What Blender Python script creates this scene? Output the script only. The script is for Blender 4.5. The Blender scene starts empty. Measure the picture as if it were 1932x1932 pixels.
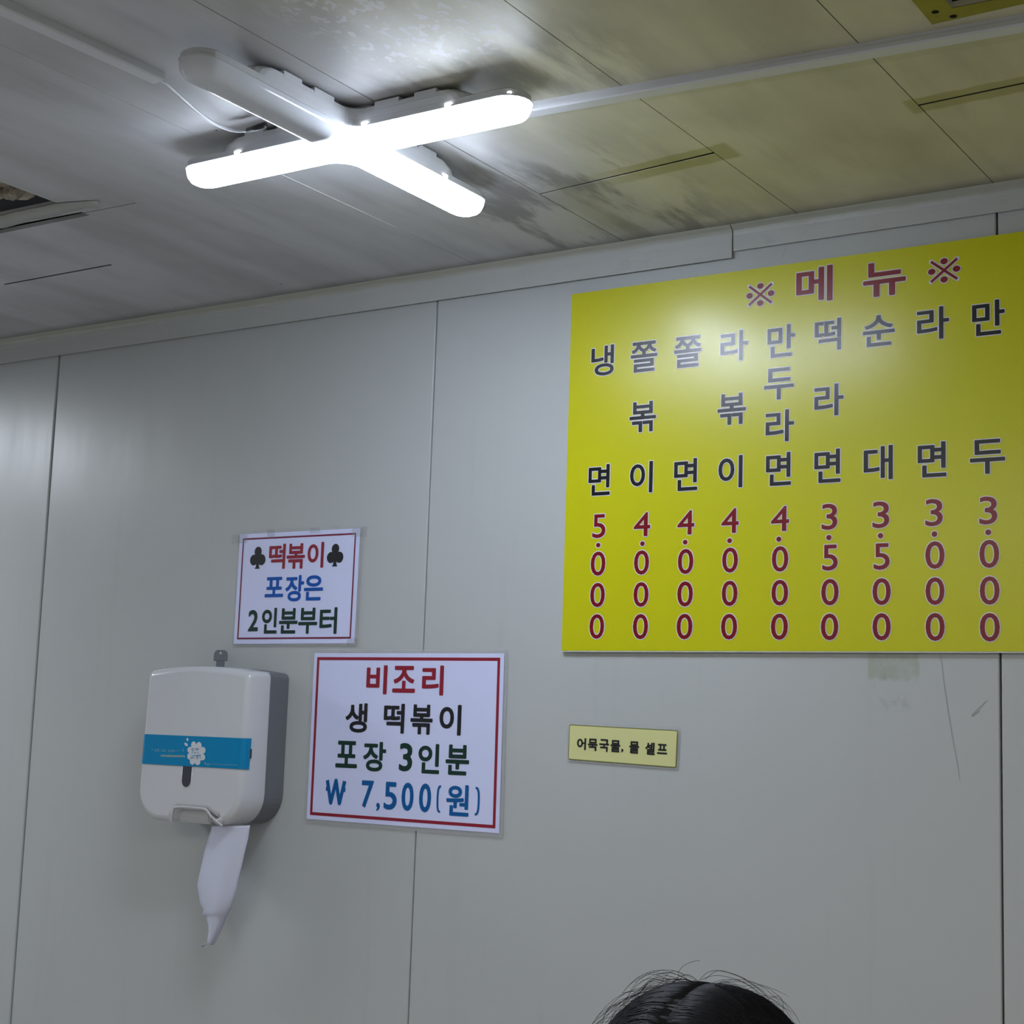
import bpy, bmesh, math, random
from mathutils import Vector, Matrix, noise as mnoise

random.seed(7)
SC = bpy.context.scene
COL = SC.collection

# ------------------------------------------------------------------ camera
RX = Vector((0.83860771, 0.54370578, 0.03348332))     # camera right
DN = Vector((-0.04561137, 0.13133607, -0.99028806))   # camera down
FW = Vector((-0.54282291, 0.82893598, 0.13493861))    # camera forward
FOC = 3000.0                                          # focal length in pixels of the 1932 px frame
CAM = Vector((0.0, -2.2745, 1.50))
cam_d = bpy.data.cameras.new('camera')
cam_d.sensor_width = 36.0
cam_d.lens = FOC / 1932.0 * 36.0
cam_d.clip_start = 0.05
cam = bpy.data.objects.new('camera', cam_d)
COL.objects.link(cam)
m3 = Matrix((RX, -DN, -FW)).transposed()
cam.matrix_world = Matrix.Translation(CAM) @ m3.to_4x4()
SC.camera = cam

# ------------------------------------------------------------------ world, lights, exposure
wd = bpy.data.worlds.new('world')
SC.world = wd
wd.use_nodes = True
wd.node_tree.nodes['Background'].inputs[0].default_value = (0.8, 0.9, 1.0, 1)
wd.node_tree.nodes['Background'].inputs[1].default_value = 0.05
SC.view_settings.view_transform = 'Standard'
SC.view_settings.look = 'None'
SC.view_settings.gamma = 1.0
SC.view_settings.use_curve_mapping = False
SC.view_settings.exposure = 0.40

LAMP = 36.0                      # radiance of the lit diffuser
COOL = (0.84, 0.90, 1.0)
NEUTRAL = (1.0, 0.985, 0.95)


def area(name, loc, size, power, col, rot=(0, 0, 0), sy=None):
    d = bpy.data.lights.new(name, 'AREA')
    d.energy = power
    d.color = col
    d.size = size
    if sy:
        d.shape = 'RECTANGLE'
        d.size_y = sy
    o = bpy.data.objects.new(name, d)
    o.location = loc
    o.rotation_euler = rot
    COL.objects.link(o)
    return o


# left lamp out of the frame; rear and right lights are added fill
area('left_ceiling_light', (-3.66, -0.74, 2.27), 0.45, 14.0, COOL, sy=0.45)
area('rear_fill_light', (-1.3, -3.1, 2.28), 1.3, 18.0, NEUTRAL)
area('right_fill_light', (0.7, -2.2, 2.28), 0.9, 19.0, NEUTRAL)

# ------------------------------------------------------------------ helpers


def ray(px, py):
    return RX * (px - 966.0) + DN * (py - 966.0) + FW * FOC


def wallp(px, py, y=0.0):
    """point of the plane parallel to the back wall, y in front of it, seen at a photo pixel"""
    d = ray(px, py)
    return CAM + d * ((y - CAM.y) / d.y)


def ceilp(px, py, z):
    d = ray(px, py)
    return CAM + d * ((z - CAM.z) / d.z)


def link(name, me, parent=None, mats=()):
    o = bpy.data.objects.new(name, me)
    COL.objects.link(o)
    for m in mats:
        me.materials.append(m)
    if parent is not None:
        o.parent = parent
    return o


def from_bm(name, bm, mats, parent=None, smooth=False, recalc=True):
    if recalc:
        bmesh.ops.recalc_face_normals(bm, faces=bm.faces[:])
    me = bpy.data.meshes.new(name)
    bm.to_mesh(me)
    bm.free()
    if not isinstance(mats, (list, tuple)):
        mats = [mats]
    o = link(name, me, parent, mats)
    if smooth:
        for p in me.polygons:
            p.use_smooth = True
    return o


def thing(name, label, cat, group=None, loc=None):
    o = bpy.data.objects.new(name, None)
    o.empty_display_size = 0.05
    COL.objects.link(o)
    if loc:
        o.location = loc
    return tag(o, label, cat, group)


def tag(o, label, cat, group=None):
    o['label'] = label
    o['category'] = cat
    if group:
        o['group'] = group
    return o


def struct(o):
    o['kind'] = 'structure'
    return o


def place(o, root):
    """parent o (built in world coordinates) to root, keeping its place"""
    o.parent = root
    o.matrix_parent_inverse = Matrix.Translation(-Vector(root.location))
    return o


def quad(bm, a, b, c, d, mi=0):
    f = bm.faces.new([bm.verts.new(p) for p in (a, b, c, d)])
    f.material_index = mi
    return f


def box(bm, x0, x1, y0, y1, z0, z1, mi=0, bev=0.0):
    vs = [bm.verts.new((x, y, z)) for x in (x0, x1) for y in (y0, y1) for z in (z0, z1)]
    idx = ((0, 1, 3, 2), (4, 6, 7, 5), (0, 4, 5, 1), (2, 3, 7, 6), (0, 2, 6, 4), (1, 5, 7, 3))
    fs = []
    for q in idx:
        f = bm.faces.new([vs[i] for i in q])
        f.material_index = mi
        fs.append(f)
    if bev > 0:
        es = list({e for f in fs for e in f.edges})
        bmesh.ops.bevel(bm, geom=es, offset=bev, segments=2, affect='EDGES', profile=0.5, material=-1)
    return fs


def prism(bm, poly, z0, z1, mi=0, axis='z'):
    """polygon extruded along an axis; poly in the two other axes"""
    def P(a, b, c):
        return (a, b, c) if axis == 'z' else ((a, c, b) if axis == 'y' else (c, a, b))
    lo = [bm.verts.new(P(a, b, z0)) for a, b in poly]
    hi = [bm.verts.new(P(a, b, z1)) for a, b in poly]
    n = len(poly)
    fs = [bm.faces.new(lo), bm.faces.new(hi)]
    for i in range(n):
        fs.append(bm.faces.new((lo[i], lo[(i + 1) % n], hi[(i + 1) % n], hi[i])))
    for f in fs:
        f.material_index = mi
    return fs


def tube(bm, pts, r, seg=8, mi=0, cap=True):
    """round bar through points; r a number or one per point"""
    pts = [Vector(p) for p in pts]
    rr = r if isinstance(r, (list, tuple)) else [r] * len(pts)
    rings = []
    up = Vector((0, 0, 1))
    prev = None
    for i, p in enumerate(pts):
        t = (pts[min(i + 1, len(pts) - 1)] - pts[max(i - 1, 0)])
        if t.length < 1e-9:
            t = Vector((0, 0, 1))
        t.normalize()
        if prev is None:
            a = t.cross(up)
            if a.length < 1e-3:
                a = t.cross(Vector((1, 0, 0)))
        else:
            a = prev - t * prev.dot(t)
        a.normalize()
        prev = a
        b = t.cross(a)
        rings.append([bm.verts.new(p + (a * math.cos(2 * math.pi * k / seg) + b * math.sin(2 * math.pi * k / seg)) * rr[i]) for k in range(seg)])
    for i in range(len(rings) - 1):
        for k in range(seg):
            f = bm.faces.new((rings[i][k], rings[i][(k + 1) % seg], rings[i + 1][(k + 1) % seg], rings[i + 1][k]))
            f.material_index = mi
    if cap:
        for ring in (rings[0], rings[-1]):
            f = bm.faces.new(ring)
            f.material_index = mi


def catmull(pts, n=8):
    pts = [Vector(p) for p in pts]
    out = []
    for i in range(len(pts) - 1):
        p0, p1, p2, p3 = pts[max(i - 1, 0)], pts[i], pts[i + 1], pts[min(i + 2, len(pts) - 1)]
        for k in range(n):
            t = k / n
            out.append(0.5 * ((2 * p1) + (p2 - p0) * t + (2 * p0 - 5 * p1 + 4 * p2 - p3) * t * t + (3 * p1 - p0 - 3 * p2 + p3) * t ** 3))
    out.append(pts[-1])
    return out


# ------------------------------------------------------------------ materials


class NT:
    """tiny node-graph builder"""

    def __init__(self, name):
        self.m = bpy.data.materials.new(name)
        self.m.use_nodes = True
        self.t = self.m.node_tree
        self.b = self.t.nodes['Principled BSDF']
        self._pos = None

    def pos(self):
        if self._pos is None:
            self._pos = self.t.nodes.new('ShaderNodeTexCoord').outputs['Object']
        return self._pos

    def set(self, sock, v):
        if isinstance(v, (int, float)):
            sock.default_value = v
        elif isinstance(v, (tuple, list)):
            sock.default_value = tuple(v) + ((1,) if len(v) == 3 and sock.type == 'RGBA' else ())
        else:
            self.t.links.new(v, sock)

    def math(self, op, a, b=0.0, clamp=False):
        n = self.t.nodes.new('ShaderNodeMath')
        n.operation = op
        n.use_clamp = clamp
        self.set(n.inputs[0], a)
        self.set(n.inputs[1], b)
        return n.outputs[0]

    def add(self, a, b): return self.math('ADD', a, b)
    def mul(self, a, b): return self.math('MULTIPLY', a, b)
    def sub(self, a, b): return self.math('SUBTRACT', a, b)

    def xyz(self):
        n = self.t.nodes.new('ShaderNodeSeparateXYZ')
        self.t.links.new(self.pos(), n.inputs[0])
        return n.outputs

    def noise(self, scale, sc=(1, 1, 1), detail=4, rough=0.55, loc=(0, 0, 0)):
        mp = self.t.nodes.new('ShaderNodeMapping')
        self.t.links.new(self.pos(), mp.inputs[0])
        mp.inputs['Scale'].default_value = sc
        mp.inputs['Location'].default_value = loc
        n = self.t.nodes.new('ShaderNodeTexNoise')
        n.inputs['Scale'].default_value = scale
        n.inputs['Detail'].default_value = detail
        n.inputs['Roughness'].default_value = rough
        self.t.links.new(mp.outputs[0], n.inputs['Vector'])
        return n.outputs[0]

    def voronoi(self, scale, sc=(1, 1, 1)):
        mp = self.t.nodes.new('ShaderNodeMapping')
        self.t.links.new(self.pos(), mp.inputs[0])
        mp.inputs['Scale'].default_value = sc
        n = self.t.nodes.new('ShaderNodeTexVoronoi')
        n.inputs['Scale'].default_value = scale
        self.t.links.new(mp.outputs[0], n.inputs['Vector'])
        return n.outputs['Distance']

    def step(self, v, lo, hi, a=0.0, b=1.0):
        n = self.t.nodes.new('ShaderNodeMapRange')
        n.interpolation_type = 'SMOOTHSTEP'
        self.set(n.inputs[0], v)
        n.inputs[1].default_value = lo
        n.inputs[2].default_value = hi
        n.inputs[3].default_value = a
        n.inputs[4].default_value = b
        return n.outputs[0]

    def band(self, v, a, b, soft):
        return self.mul(self.step(v, a - soft, a + soft), self.step(v, b - soft, b + soft, 1.0, 0.0))

    def mix(self, f, a, b, blend='MIX'):
        n = self.t.nodes.new('ShaderNodeMix')
        n.data_type = 'RGBA'
        n.blend_type = blend
        self.set(n.inputs[0], f)
        self.set(n.inputs[6], a)
        self.set(n.inputs[7], b)
        return n.outputs[2]

    def bump(self, h, strength=0.2, dist=0.01):
        n = self.t.nodes.new('ShaderNodeBump')
        n.inputs['Strength'].default_value = strength
        n.inputs['Distance'].default_value = dist
        self.set(n.inputs['Height'], h)
        self.t.links.new(n.outputs[0], self.b.inputs['Normal'])

    def out(self, col=None, rough=None, spec=None, metal=None, alpha=None):
        for k, v in (('Base Color', col), ('Roughness', rough), ('Specular IOR Level', spec), ('Metallic', metal), ('Alpha', alpha)):
            if v is not None:
                self.set(self.b.inputs[k], v)
        return self.m


def plain(name, col, rough=0.5, spec=0.4, var=0.06, nscale=14.0, metal=0.0):
    n = NT(name)
    f = n.noise(nscale, detail=3)
    dark = tuple(c * (1 - var) for c in col)
    light = tuple(min(1, c * (1 + var)) for c in col)
    return n.out(n.mix(f, dark, light), rough, spec, metal)


# --- painted steel wall panels
def wall_mat():
    n = NT('painted_steel_panel')
    x, y, z = n.xyz()
    mott = n.noise(3.0, detail=3)
    col = n.mix(mott, (0.455, 0.475, 0.468), (0.495, 0.512, 0.505))
    # vertical wipe marks and runs
    runs = n.step(n.noise(9.0, (3.2, 1, 0.16), detail=5), 0.56, 0.72)
    col = n.mix(n.mul(runs, 0.10), col, (0.36, 0.36, 0.34))
    # specks
    sp = n.step(n.voronoi(34.0), 0.012, 0.045, 1.0, 0.0)
    sp = n.mul(sp, n.step(n.noise(2.3, loc=(4, 1, 2)), 0.52, 0.62))
    col = n.mix(n.mul(sp, 0.35), col, (0.12, 0.11, 0.10))
    # glue left by an old sticker below the right part of the menu board
    e = n.noise(60.0, detail=4)
    ex = n.add(x, n.mul(n.sub(e, 0.5), 0.012))
    ez = n.add(z, n.mul(n.sub(e, 0.5), 0.020))
    res = n.mul(n.band(ex, -0.849, -0.772, 0.0018), n.band(ez, 1.590, 1.66, 0.005))
    blot = n.step(n.noise(34.0, detail=5), 0.38, 0.60)
    col = n.mix(n.mul(res, n.add(0.35, n.mul(blot, 0.5))), col, (0.36, 0.39, 0.32))
    sm = n.mul(n.mul(n.band(ex, -0.835, -0.785, 0.012), n.band(ez, 1.548, 1.600, 0.012)), n.step(n.noise(46.0, detail=6, loc=(1, 0, 3)), 0.50, 0.66))
    col = n.mix(n.mul(sm, 0.45), col, (0.25, 0.26, 0.25))
    h = n.noise(2.2, (2.2, 1, 0.5), detail=3)
    n.bump(h, 0.10, 0.02)
    rough = n.add(0.24, n.mul(n.noise(7.0, (2, 1, 0.25), detail=4), 0.16))
    return n.out(col, rough, 0.45)


def ceil_mat():
    n = NT('stained_ceiling_plank')
    x, y, z = n.xyz()
    streak = n.noise(2.6, (3.0, 0.6, 1), detail=4, rough=0.5)
    fine = n.noise(7.0, (3.0, 0.5, 1), detail=4)
    cloud = n.noise(2.6, (1.6, 1.0, 1), detail=5, loc=(3, 5, 0))
    clean, dirty = (0.54, 0.54, 0.55), (0.40, 0.397, 0.395)
    f = n.add(n.mul(n.step(streak, 0.36, 0.66), 0.55), n.mul(n.step(cloud, 0.40, 0.66), 0.45))
    col = n.mix(f, clean, dirty)
    col = n.mix(n.mul(n.step(fine, 0.50, 0.75), 0.20), col, (0.20, 0.20, 0.20))
    # grease: yellowed planks on the right
    xn = n.add(x, n.mul(n.sub(cloud, 0.5), 0.30))
    grease = n.step(xn, -1.30, -0.98)
    col = n.mix(n.mul(grease, 0.9), col, (1.28, 1.23, 0.86), 'MULTIPLY')
    warm = n.step(xn, -0.95, -0.55)
    col = n.mix(n.mul(warm, 0.5), col, (0.86, 0.81, 0.70), 'MULTIPLY')
    # soot around the joints next to the lamp
    sn = n.noise(7.0, (2.6, 0.55, 1), detail=6, rough=0.62, loc=(7, 2, 0))
    soot = n.mul(n.band(x, -1.45, -1.06, 0.07), n.band(y, -0.42, 0.05, 0.12))
    soot = n.mul(soot, n.step(sn, 0.44, 0.60))
    col = n.mix(n.mul(soot, 0.62), col, (0.085, 0.074, 0.068))
    arm_shade = n.mul(n.mul(n.band(x, -1.24, -0.90, 0.05), n.band(y, -0.78, -0.58, 0.05)), n.step(sn, 0.36, 0.56))  # shade of the lamp's right arm, painted into the ceiling colour
    col = n.mix(n.mul(arm_shade, 0.45), col, (0.10, 0.09, 0.08))
    # pale unstained strips beside the joint
    pale = n.mul(n.band(x, -1.262, -1.212, 0.006), n.band(y, -0.30, 0.05, 0.03))
    col = n.mix(n.mul(pale, 0.55), col, (0.40, 0.39, 0.33))
    # yellowed sealant brushed along the cut plank ends
    wob = n.mul(n.sub(n.noise(40.0), 0.5), 0.012)
    yy = n.add(y, wob)
    t1 = n.mul(n.band(n.add(yy, n.mul(n.add(x, 0.958), 0.112)), -0.342, -0.285, 0.004), n.mul(n.step(x, -1.20, -1.06), n.step(x, -0.935, -0.925, 1.0, 0.0)))
    t2 = n.mul(n.band(n.add(yy, n.mul(n.add(x, 0.649), 0.045)), -0.371, -0.325, 0.004), n.step(x, -0.672, -0.664))
    t3 = n.mul(n.band(n.add(x, wob), -0.655, -0.60, 0.01), n.band(yy, -0.357, -0.331, 0.005))
    ty = n.math('MAXIMUM', n.math('MAXIMUM', t1, t2), t3)
    col = n.mix(n.mul(ty, 0.55), col, (0.27, 0.25, 0.035))
    # pale paint band brushed along the cable trunking
    yb = n.add(y, n.mul(n.add(x, 0.90), -0.10))
    pb = n.mul(n.band(n.add(yb, wob), -0.575, -0.522, 0.004), n.step(x, -1.0, -0.9))
    col = n.mix(n.mul(pb, 0.35), col, (0.42, 0.42, 0.26))
    # flaking film between the arms of the lamp
    fl = n.step(n.noise(105.0, (1.0, 0.6, 1), detail=1), 0.555, 0.60)
    fl2 = n.step(n.noise(30.0, detail=3, loc=(2, 9, 0)), 0.36, 0.50)
    reg = n.mul(n.band(x, -1.20, -1.00, 0.05), n.band(y, -1.0, -0.74, 0.05))
    col = n.mix(n.mul(n.mul(n.mul(fl, fl2), reg), 0.48), col, (0.78, 0.78, 0.83))
    # darker line where the ceiling meets the trim
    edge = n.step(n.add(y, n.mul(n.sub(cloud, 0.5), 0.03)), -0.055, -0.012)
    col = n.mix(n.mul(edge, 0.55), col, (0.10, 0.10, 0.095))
    # pin holes
    pin = n.mul(n.step(n.voronoi(9.0), 0.014, 0.026, 1.0, 0.0), n.step(x, -1.35, -1.25, 1.0, 0.0))
    col = n.mix(n.mul(pin, 0.9), col, (0.02, 0.02, 0.02))
    n.bump(n.add(n.mul(fl, n.mul(reg, 0.6)), cloud), 0.06, 0.004)
    return n.out(col, n.add(0.38, n.mul(f, 0.2)), 0.35)


M_WALL = wall_mat()
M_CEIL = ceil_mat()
M_DARK = plain('dark_gap', (0.012, 0.012, 0.012), 0.9, 0.1)
M_FLOOR = plain('floor_tile', (0.46, 0.45, 0.44), 0.4, 0.4)


def trim_mat():
    n = NT('painted_trim')
    x, y, z = n.xyz()
    c = n.mix(n.noise(9.0, (1, 1, 3), detail=5), (0.46, 0.475, 0.46), (0.52, 0.53, 0.51))
    caulk = n.step(n.add(z, n.mul(n.sub(n.noise(12.0), 0.5), 0.010)), 2.303, 2.312)
    c = n.mix(n.mul(caulk, 0.7), c, (0.33, 0.33, 0.245))
    sm = n.step(n.noise(16.0, (1.0, 1, 2.4), detail=7, rough=0.7), 0.53, 0.68)
    sm = n.mul(sm, n.step(x, -1.5, -1.1))
    c = n.mix(n.mul(sm, 0.28), c, (0.28, 0.30, 0.34))
    sp = n.mul(n.step(n.voronoi(40.0), 0.02, 0.06, 1.0, 0.0), 0.5)
    c = n.mix(sp, c, (0.13, 0.12, 0.10))
    n.bump(n.noise(14.0, (0.5, 1, 2), detail=4), 0.25, 0.006)
    return n.out(c, 0.42, 0.35)


M_TRIM = trim_mat()
M_PLASTIC = plain('white_plastic', (0.60, 0.61, 0.63), 0.13, 0.5, 0.02)
M_TRUNK = plain('trunking_plastic', (0.60, 0.61, 0.63), 0.35, 0.45, 0.05, 30)
M_GREY = plain('grey_plastic', (0.155, 0.165, 0.185), 0.38, 0.45, 0.04)
M_SMOKE = plain('smoked_window', (0.052, 0.055, 0.068), 0.22, 0.5, 0.05)
M_BLACKP = plain('black_plastic', (0.015, 0.015, 0.017), 0.4, 0.4)
M_PAPER = plain('white_paper', (0.66, 0.70, 0.96), 0.42, 0.45, 0.012, 5)
M_TISSUE = plain('tissue_paper', (0.64, 0.66, 0.80), 0.9, 0.1, 0.02, 30)
M_RED = plain('red_print', (0.27, 0.012, 0.030), 0.40, 0.45, 0.03)
M_MAROON = plain('dark_red_print', (0.17, 0.010, 0.045), 0.40, 0.45, 0.03)
M_BLUE = plain('blue_print', (0.004, 0.09, 0.42), 0.40, 0.3, 0.03)
M_NAVY = plain('steel_blue_print', (0.003, 0.10, 0.32), 0.40, 0.3, 0.03)
M_GREEN = plain('green_print', (0.010, 0.038, 0.028), 0.40, 0.3, 0.03)
M_INK = plain('black_print', (0.012, 0.013, 0.016), 0.40, 0.45, 0.03)
M_CREAM = plain('cream_paper', (0.66, 0.66, 0.30), 0.45, 0.4, 0.02, 6)
M_CREAMEDGE = plain('cream_edge', (0.20, 0.20, 0.06), 0.5, 0.3, 0.02, 6)
M_BANDBLUE = plain('cyan_label', (0.001, 0.225, 0.47), 0.22, 0.35, 0.02, 6)
M_BANDTXT = plain('label_print_white', (0.62, 0.66, 0.70), 0.35, 0.4, 0.02)
M_BANDTXT2 = plain('label_print_pale', (0.22, 0.42, 0.50), 0.35, 0.4, 0.02)
M_BANDYEL = plain('label_print_yellow', (0.42, 0.52, 0.36), 0.35, 0.4, 0.02)
M_HAIRW = plain('hair_black', (0.006, 0.006, 0.0075), 0.46, 0.10, 0.2, 60)
M_SKIN = plain('skin', (0.52, 0.33, 0.24), 0.5, 0.4, 0.05)
M_SHIRT = plain('dark_shirt', (0.03, 0.035, 0.05), 0.8, 0.2, 0.1)
M_FOAM = plain('old_foam', (0.42, 0.38, 0.31), 0.9, 0.1, 0.4, 60)
M_TAPEPALE = plain('pale_tape', (0.40, 0.40, 0.37), 0.6, 0.3, 0.10, 40)
M_TAPEYEL = plain('yellow_tape', (0.27, 0.25, 0.03), 0.5, 0.3, 0.25, 26)
M_METAL = plain('raw_metal_edge', (0.10, 0.10, 0.105), 0.5, 0.4, 0.2, 40)
M_SEAL = plain('white_sealant', (0.62, 0.62, 0.62), 0.5, 0.3, 0.05)

# the menu board is glossy sheet: broad soft highlight
nb = NT('yellow_menu_sheet')
M_BOARD = nb.out(nb.mix(nb.noise(3.0), (0.555, 0.545, 0.003), (0.575, 0.565, 0.004)), 0.27, 0.5)
def glossy(name, col):
    n = NT(name)
    return n.out(n.mix(n.noise(8.0), tuple(c * .96 for c in col), col), 0.27, 0.5)
M_BWHITE = glossy('menu_outline_white', (0.74, 0.72, 0.74))
M_BRED = glossy('menu_red', (0.20, 0.004, 0.010))
M_BBLACK = glossy('menu_black', (0.008, 0.008, 0.010))


def film_mat(name, col, alpha, rough):
    n = NT(name)
    f = n.noise(30.0, detail=4)
    return n.out(col, rough, 0.5, None, n.add(alpha - 0.05, n.mul(f, 0.10)))


M_FILM = film_mat('laminate_film', (0.62, 0.63, 0.66), 0.28, 0.18)
M_CTAPE = film_mat('clear_tape', (0.45, 0.46, 0.45), 0.25, 0.22)

# ------------------------------------------------------------------ room shell
CEIL = 2.318
# back wall: steel panels with real joints
bm = bmesh.new()
seams = [(-3.685, .0035), (-2.6735, .0056), (-1.6675, .0026), (-0.6535, .0030), (0.36, .003), (1.37, .003)]
XL, XR = -4.2, 2.2
edges = [XL] + [s for s, g in seams] + [XR]
gaps = [0] + [g for s, g in seams] + [0]
for i in range(len(edges) - 1):
    box(bm, edges[i] + gaps[i] / 2, edges[i + 1] - gaps[i + 1] / 2, 0.0, 0.05, 0.0, CEIL + 0.03, 0, 0.0019)
box(bm, XL, XR, 0.028, 0.06, 0.0, CEIL + 0.03, 1)
wall_back = struct(from_bm('wall_back', bm, [M_WALL, M_DARK]))


def ribbon(bm, pts, w, mi=0):
    pts = [Vector(p) for p in pts]
    prev = None
    for i, p in enumerate(pts):
        t = pts[min(i + 1, len(pts) - 1)] - pts[max(i - 1, 0)]
        nrm = Vector((-t.z, 0, t.x)).normalized() * (w / 2)
        cur = (bm.verts.new(p + nrm), bm.verts.new(p - nrm))
        if prev:
            bm.faces.new((prev[0], prev[1], cur[1], cur[0])).material_index = mi
        prev = cur


M_SCR = plain('scratch_grey', (0.345, 0.35, 0.35), 0.6, 0.2)
for pl, w in (([(1775, 1236), (1780, 1282), (1787, 1330), (1797, 1392), (1806, 1440), (1811, 1472)], .0011),
              ([(1833, 1350), (1846, 1337), (1862, 1322)], .0012), ([(1834, 1352), (1848, 1341)], .001),
              ([(1475, 488), (1483, 467)], .0007)):
    bm = bmesh.new()
    ribbon(bm, [wallp(a, b, -0.0004) for a, b in pl], w)
    o = from_bm('scratch', bm, M_SCR, wall_back)
# side, front walls and floor close the room
bm = bmesh.new(); box(bm, XL - .1, XL, -4.3, .06, 0, CEIL + .03); struct(from_bm('wall_left', bm, M_WALL))
bm = bmesh.new(); box(bm, XR, XR + .1, -4.3, .06, 0, CEIL + .03); struct(from_bm('wall_right', bm, M_WALL))
bm = bmesh.new(); box(bm, XL, XR, -4.4, -4.3, 0, CEIL + .03); struct(from_bm('wall_front', bm, M_WALL))
bm = bmesh.new(); box(bm, XL - .1, XR + .1, -4.4, .06, -0.1, 0.0); struct(from_bm('floor', bm, M_FLOOR))

# ceiling: 30 cm planks running towards the back wall, with open joints, cut ends and torn openings
bm = bmesh.new()
px_ = [-4.2, -3.998, -3.693, -3.388, -3.083, -2.762, -2.474, -2.178, -1.876, -1.5735, -1.2735, -0.9600, -0.6530, -0.3450, -0.038, 0.27, 0.577, 0.884, 1.191, 1.498, 1.805, 2.2]
open_joint = {-1.2735: .0016, -0.96: .0014, -0.653: .0014, -0.345: .0014, -1.5735: .0008}
YF = -4.3


def plank(x0, x1, a0, a1, b0, b1):
    """plank piece; y runs from a0/a1 (at x0/x1) to b0/b1"""
    prism(bm, [(x0, a0), (x1, a1), (x1, b1), (x0, b0)], CEIL, CEIL + 0.007)


for i in range(len(px_) - 1):
    x0, x1 = px_[i], px_[i + 1]
    x0 += open_joint.get(px_[i], .00004) / 2
    x1 -= open_joint.get(px_[i + 1], .00004) / 2
    if px_[i] == -1.2735:                     # cut end, slightly oblique
        plank(x0, x1, YF, YF, -0.2840, -0.3200)
        plank(x0, x1, -0.2800, -0.3130, .05, .05)
    elif px_[i] == -0.653:                    # cut end and torn opening at the right
        plank(x0, -0.528, YF, YF, -0.3505, -0.3570)
        plank(-0.528, x1, -0.601, -0.596, -0.3570, -0.3635)
        plank(x0, -0.528, -0.3450, -0.3515, .05, .05)
        plank(-0.528, x1, -0.3515, -0.358, .05, .05)
    elif px_[i] == -0.345:
        plank(x0, x1, -0.596, -0.591, .05, .05)
        plank(x0, x1, YF, YF, -1.25, -1.25)
    elif px_[i] == -2.474:                    # torn opening at the left
        plank(x0, x1, -0.607, -0.606, -0.568, -0.563)
        plank(x0, x1, -0.5400, -0.5400, -0.3190, -0.3190)
        plank(x0, x1, -0.3130, -0.3130, .05, .05)
        plank(x0, x1, YF, YF, -1.1, -1.1)
    elif px_[i] == -2.178:
        plank(x0, -1.992, YF, YF, -1.1, -1.1)
        plank(x0, -1.992, -0.606, -0.604, -0.563, -0.556)
        plank(-1.992, x1, YF, YF, -0.552, -0.548)
        plank(x0, -1.992, -0.5400, -0.5370, .05, .05)
        plank(-1.992, x1, -0.5495, -0.545, .05, .05)
    else:
        plank(x0, x1, YF, YF, .05, .05)
for sx, gw in open_joint.items():
    box(bm, sx - .004, sx + .004, -4.3, .05, CEIL + .0009, CEIL + .004, 1)
prism(bm, [(-1.2735, -.2845), (-.96, -.3205), (-.96, -.3125), (-1.2735, -.2795)], CEIL + .0008, CEIL + .01, 1)
prism(bm, [(-.653, -.3510), (-.345, -.364), (-.345, -.357), (-.653, -.3440)], CEIL + .0008, CEIL + .01, 1)
box(bm, -2.474, -2.178, -.3195, -.3125, CEIL + .0008, CEIL + .01, 1)
box(bm, -2.474, -1.99, -1.1, -.53, CEIL + .034, CEIL + .05, 2)
# the core above the planks, set back so that openings have depth
box(bm, XL, XR, -4.3, .06, CEIL + .075, CEIL + .12, 1)
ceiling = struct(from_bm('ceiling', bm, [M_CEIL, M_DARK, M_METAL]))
# sealed joint left of the lamp (thin bright bead)
bm = bmesh.new()
box(bm, -1.5744, -1.5728, -0.56, -0.2515, CEIL - .0008, CEIL + .001)
o = from_bm('sealant_bead', bm, M_SEAL, ceiling)

# L-shaped trim where wall and ceiling meet, caulked along the top


def trim(name, x0, x1, zb, dz, dy=0.0):
    prof = [(-.0042 - dy, zb), (-.0056 - dy, zb), (-.0056 - dy, zb + .018), (-.0058 - dy, 2.298 + dz), (-.0072, 2.3065 + dz), (-.0100, 2.3125), (-.0150, 2.3160), (-.0165, 2.3179), (-.0010, 2.3179), (-.0010, 2.309), (-.0042 - dy, 2.305)]
    b = bmesh.new()
    n = max(2, int((x1 - x0) / 0.035))
    rows = []
    for i in range(n + 1):
        x = x0 + (x1 - x0) * i / n
        wv = mnoise.noise(Vector((x * 5.0, 1.3, 0.2))) * 0.0028
        wv2 = mnoise.noise(Vector((x * 13.0, 4.3, 0.2))) * 0.0016
        row = []
        for k, (y, z) in enumerate(prof):
            yy = y - (abs(wv) + wv2 if 3 < k < 8 else 0)
            zz = z + ((wv + wv2) * .8 if 3 <= k < 6 else 0)
            row.append(b.verts.new((x, yy, min(zz, 2.3179))))
        rows.append(row)
    m = len(prof)
    for i in range(n):
        for k in range(m):
            b.faces.new((rows[i][k], rows[i][(k + 1) % m], rows[i + 1][(k + 1) % m], rows[i + 1][k]))
    b.faces.new(rows[0])
    b.faces.new(rows[-1])
    return struct(from_bm(name, b, M_TRIM))


trim('trim_1', -4.2, -1.0775, 2.2652, 0.0, .0015)
trim('trim_2', -1.0760, 2.2, 2.2762, 0.0035)

# ------------------------------------------------------------------ cross-shaped ceiling lamp


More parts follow.
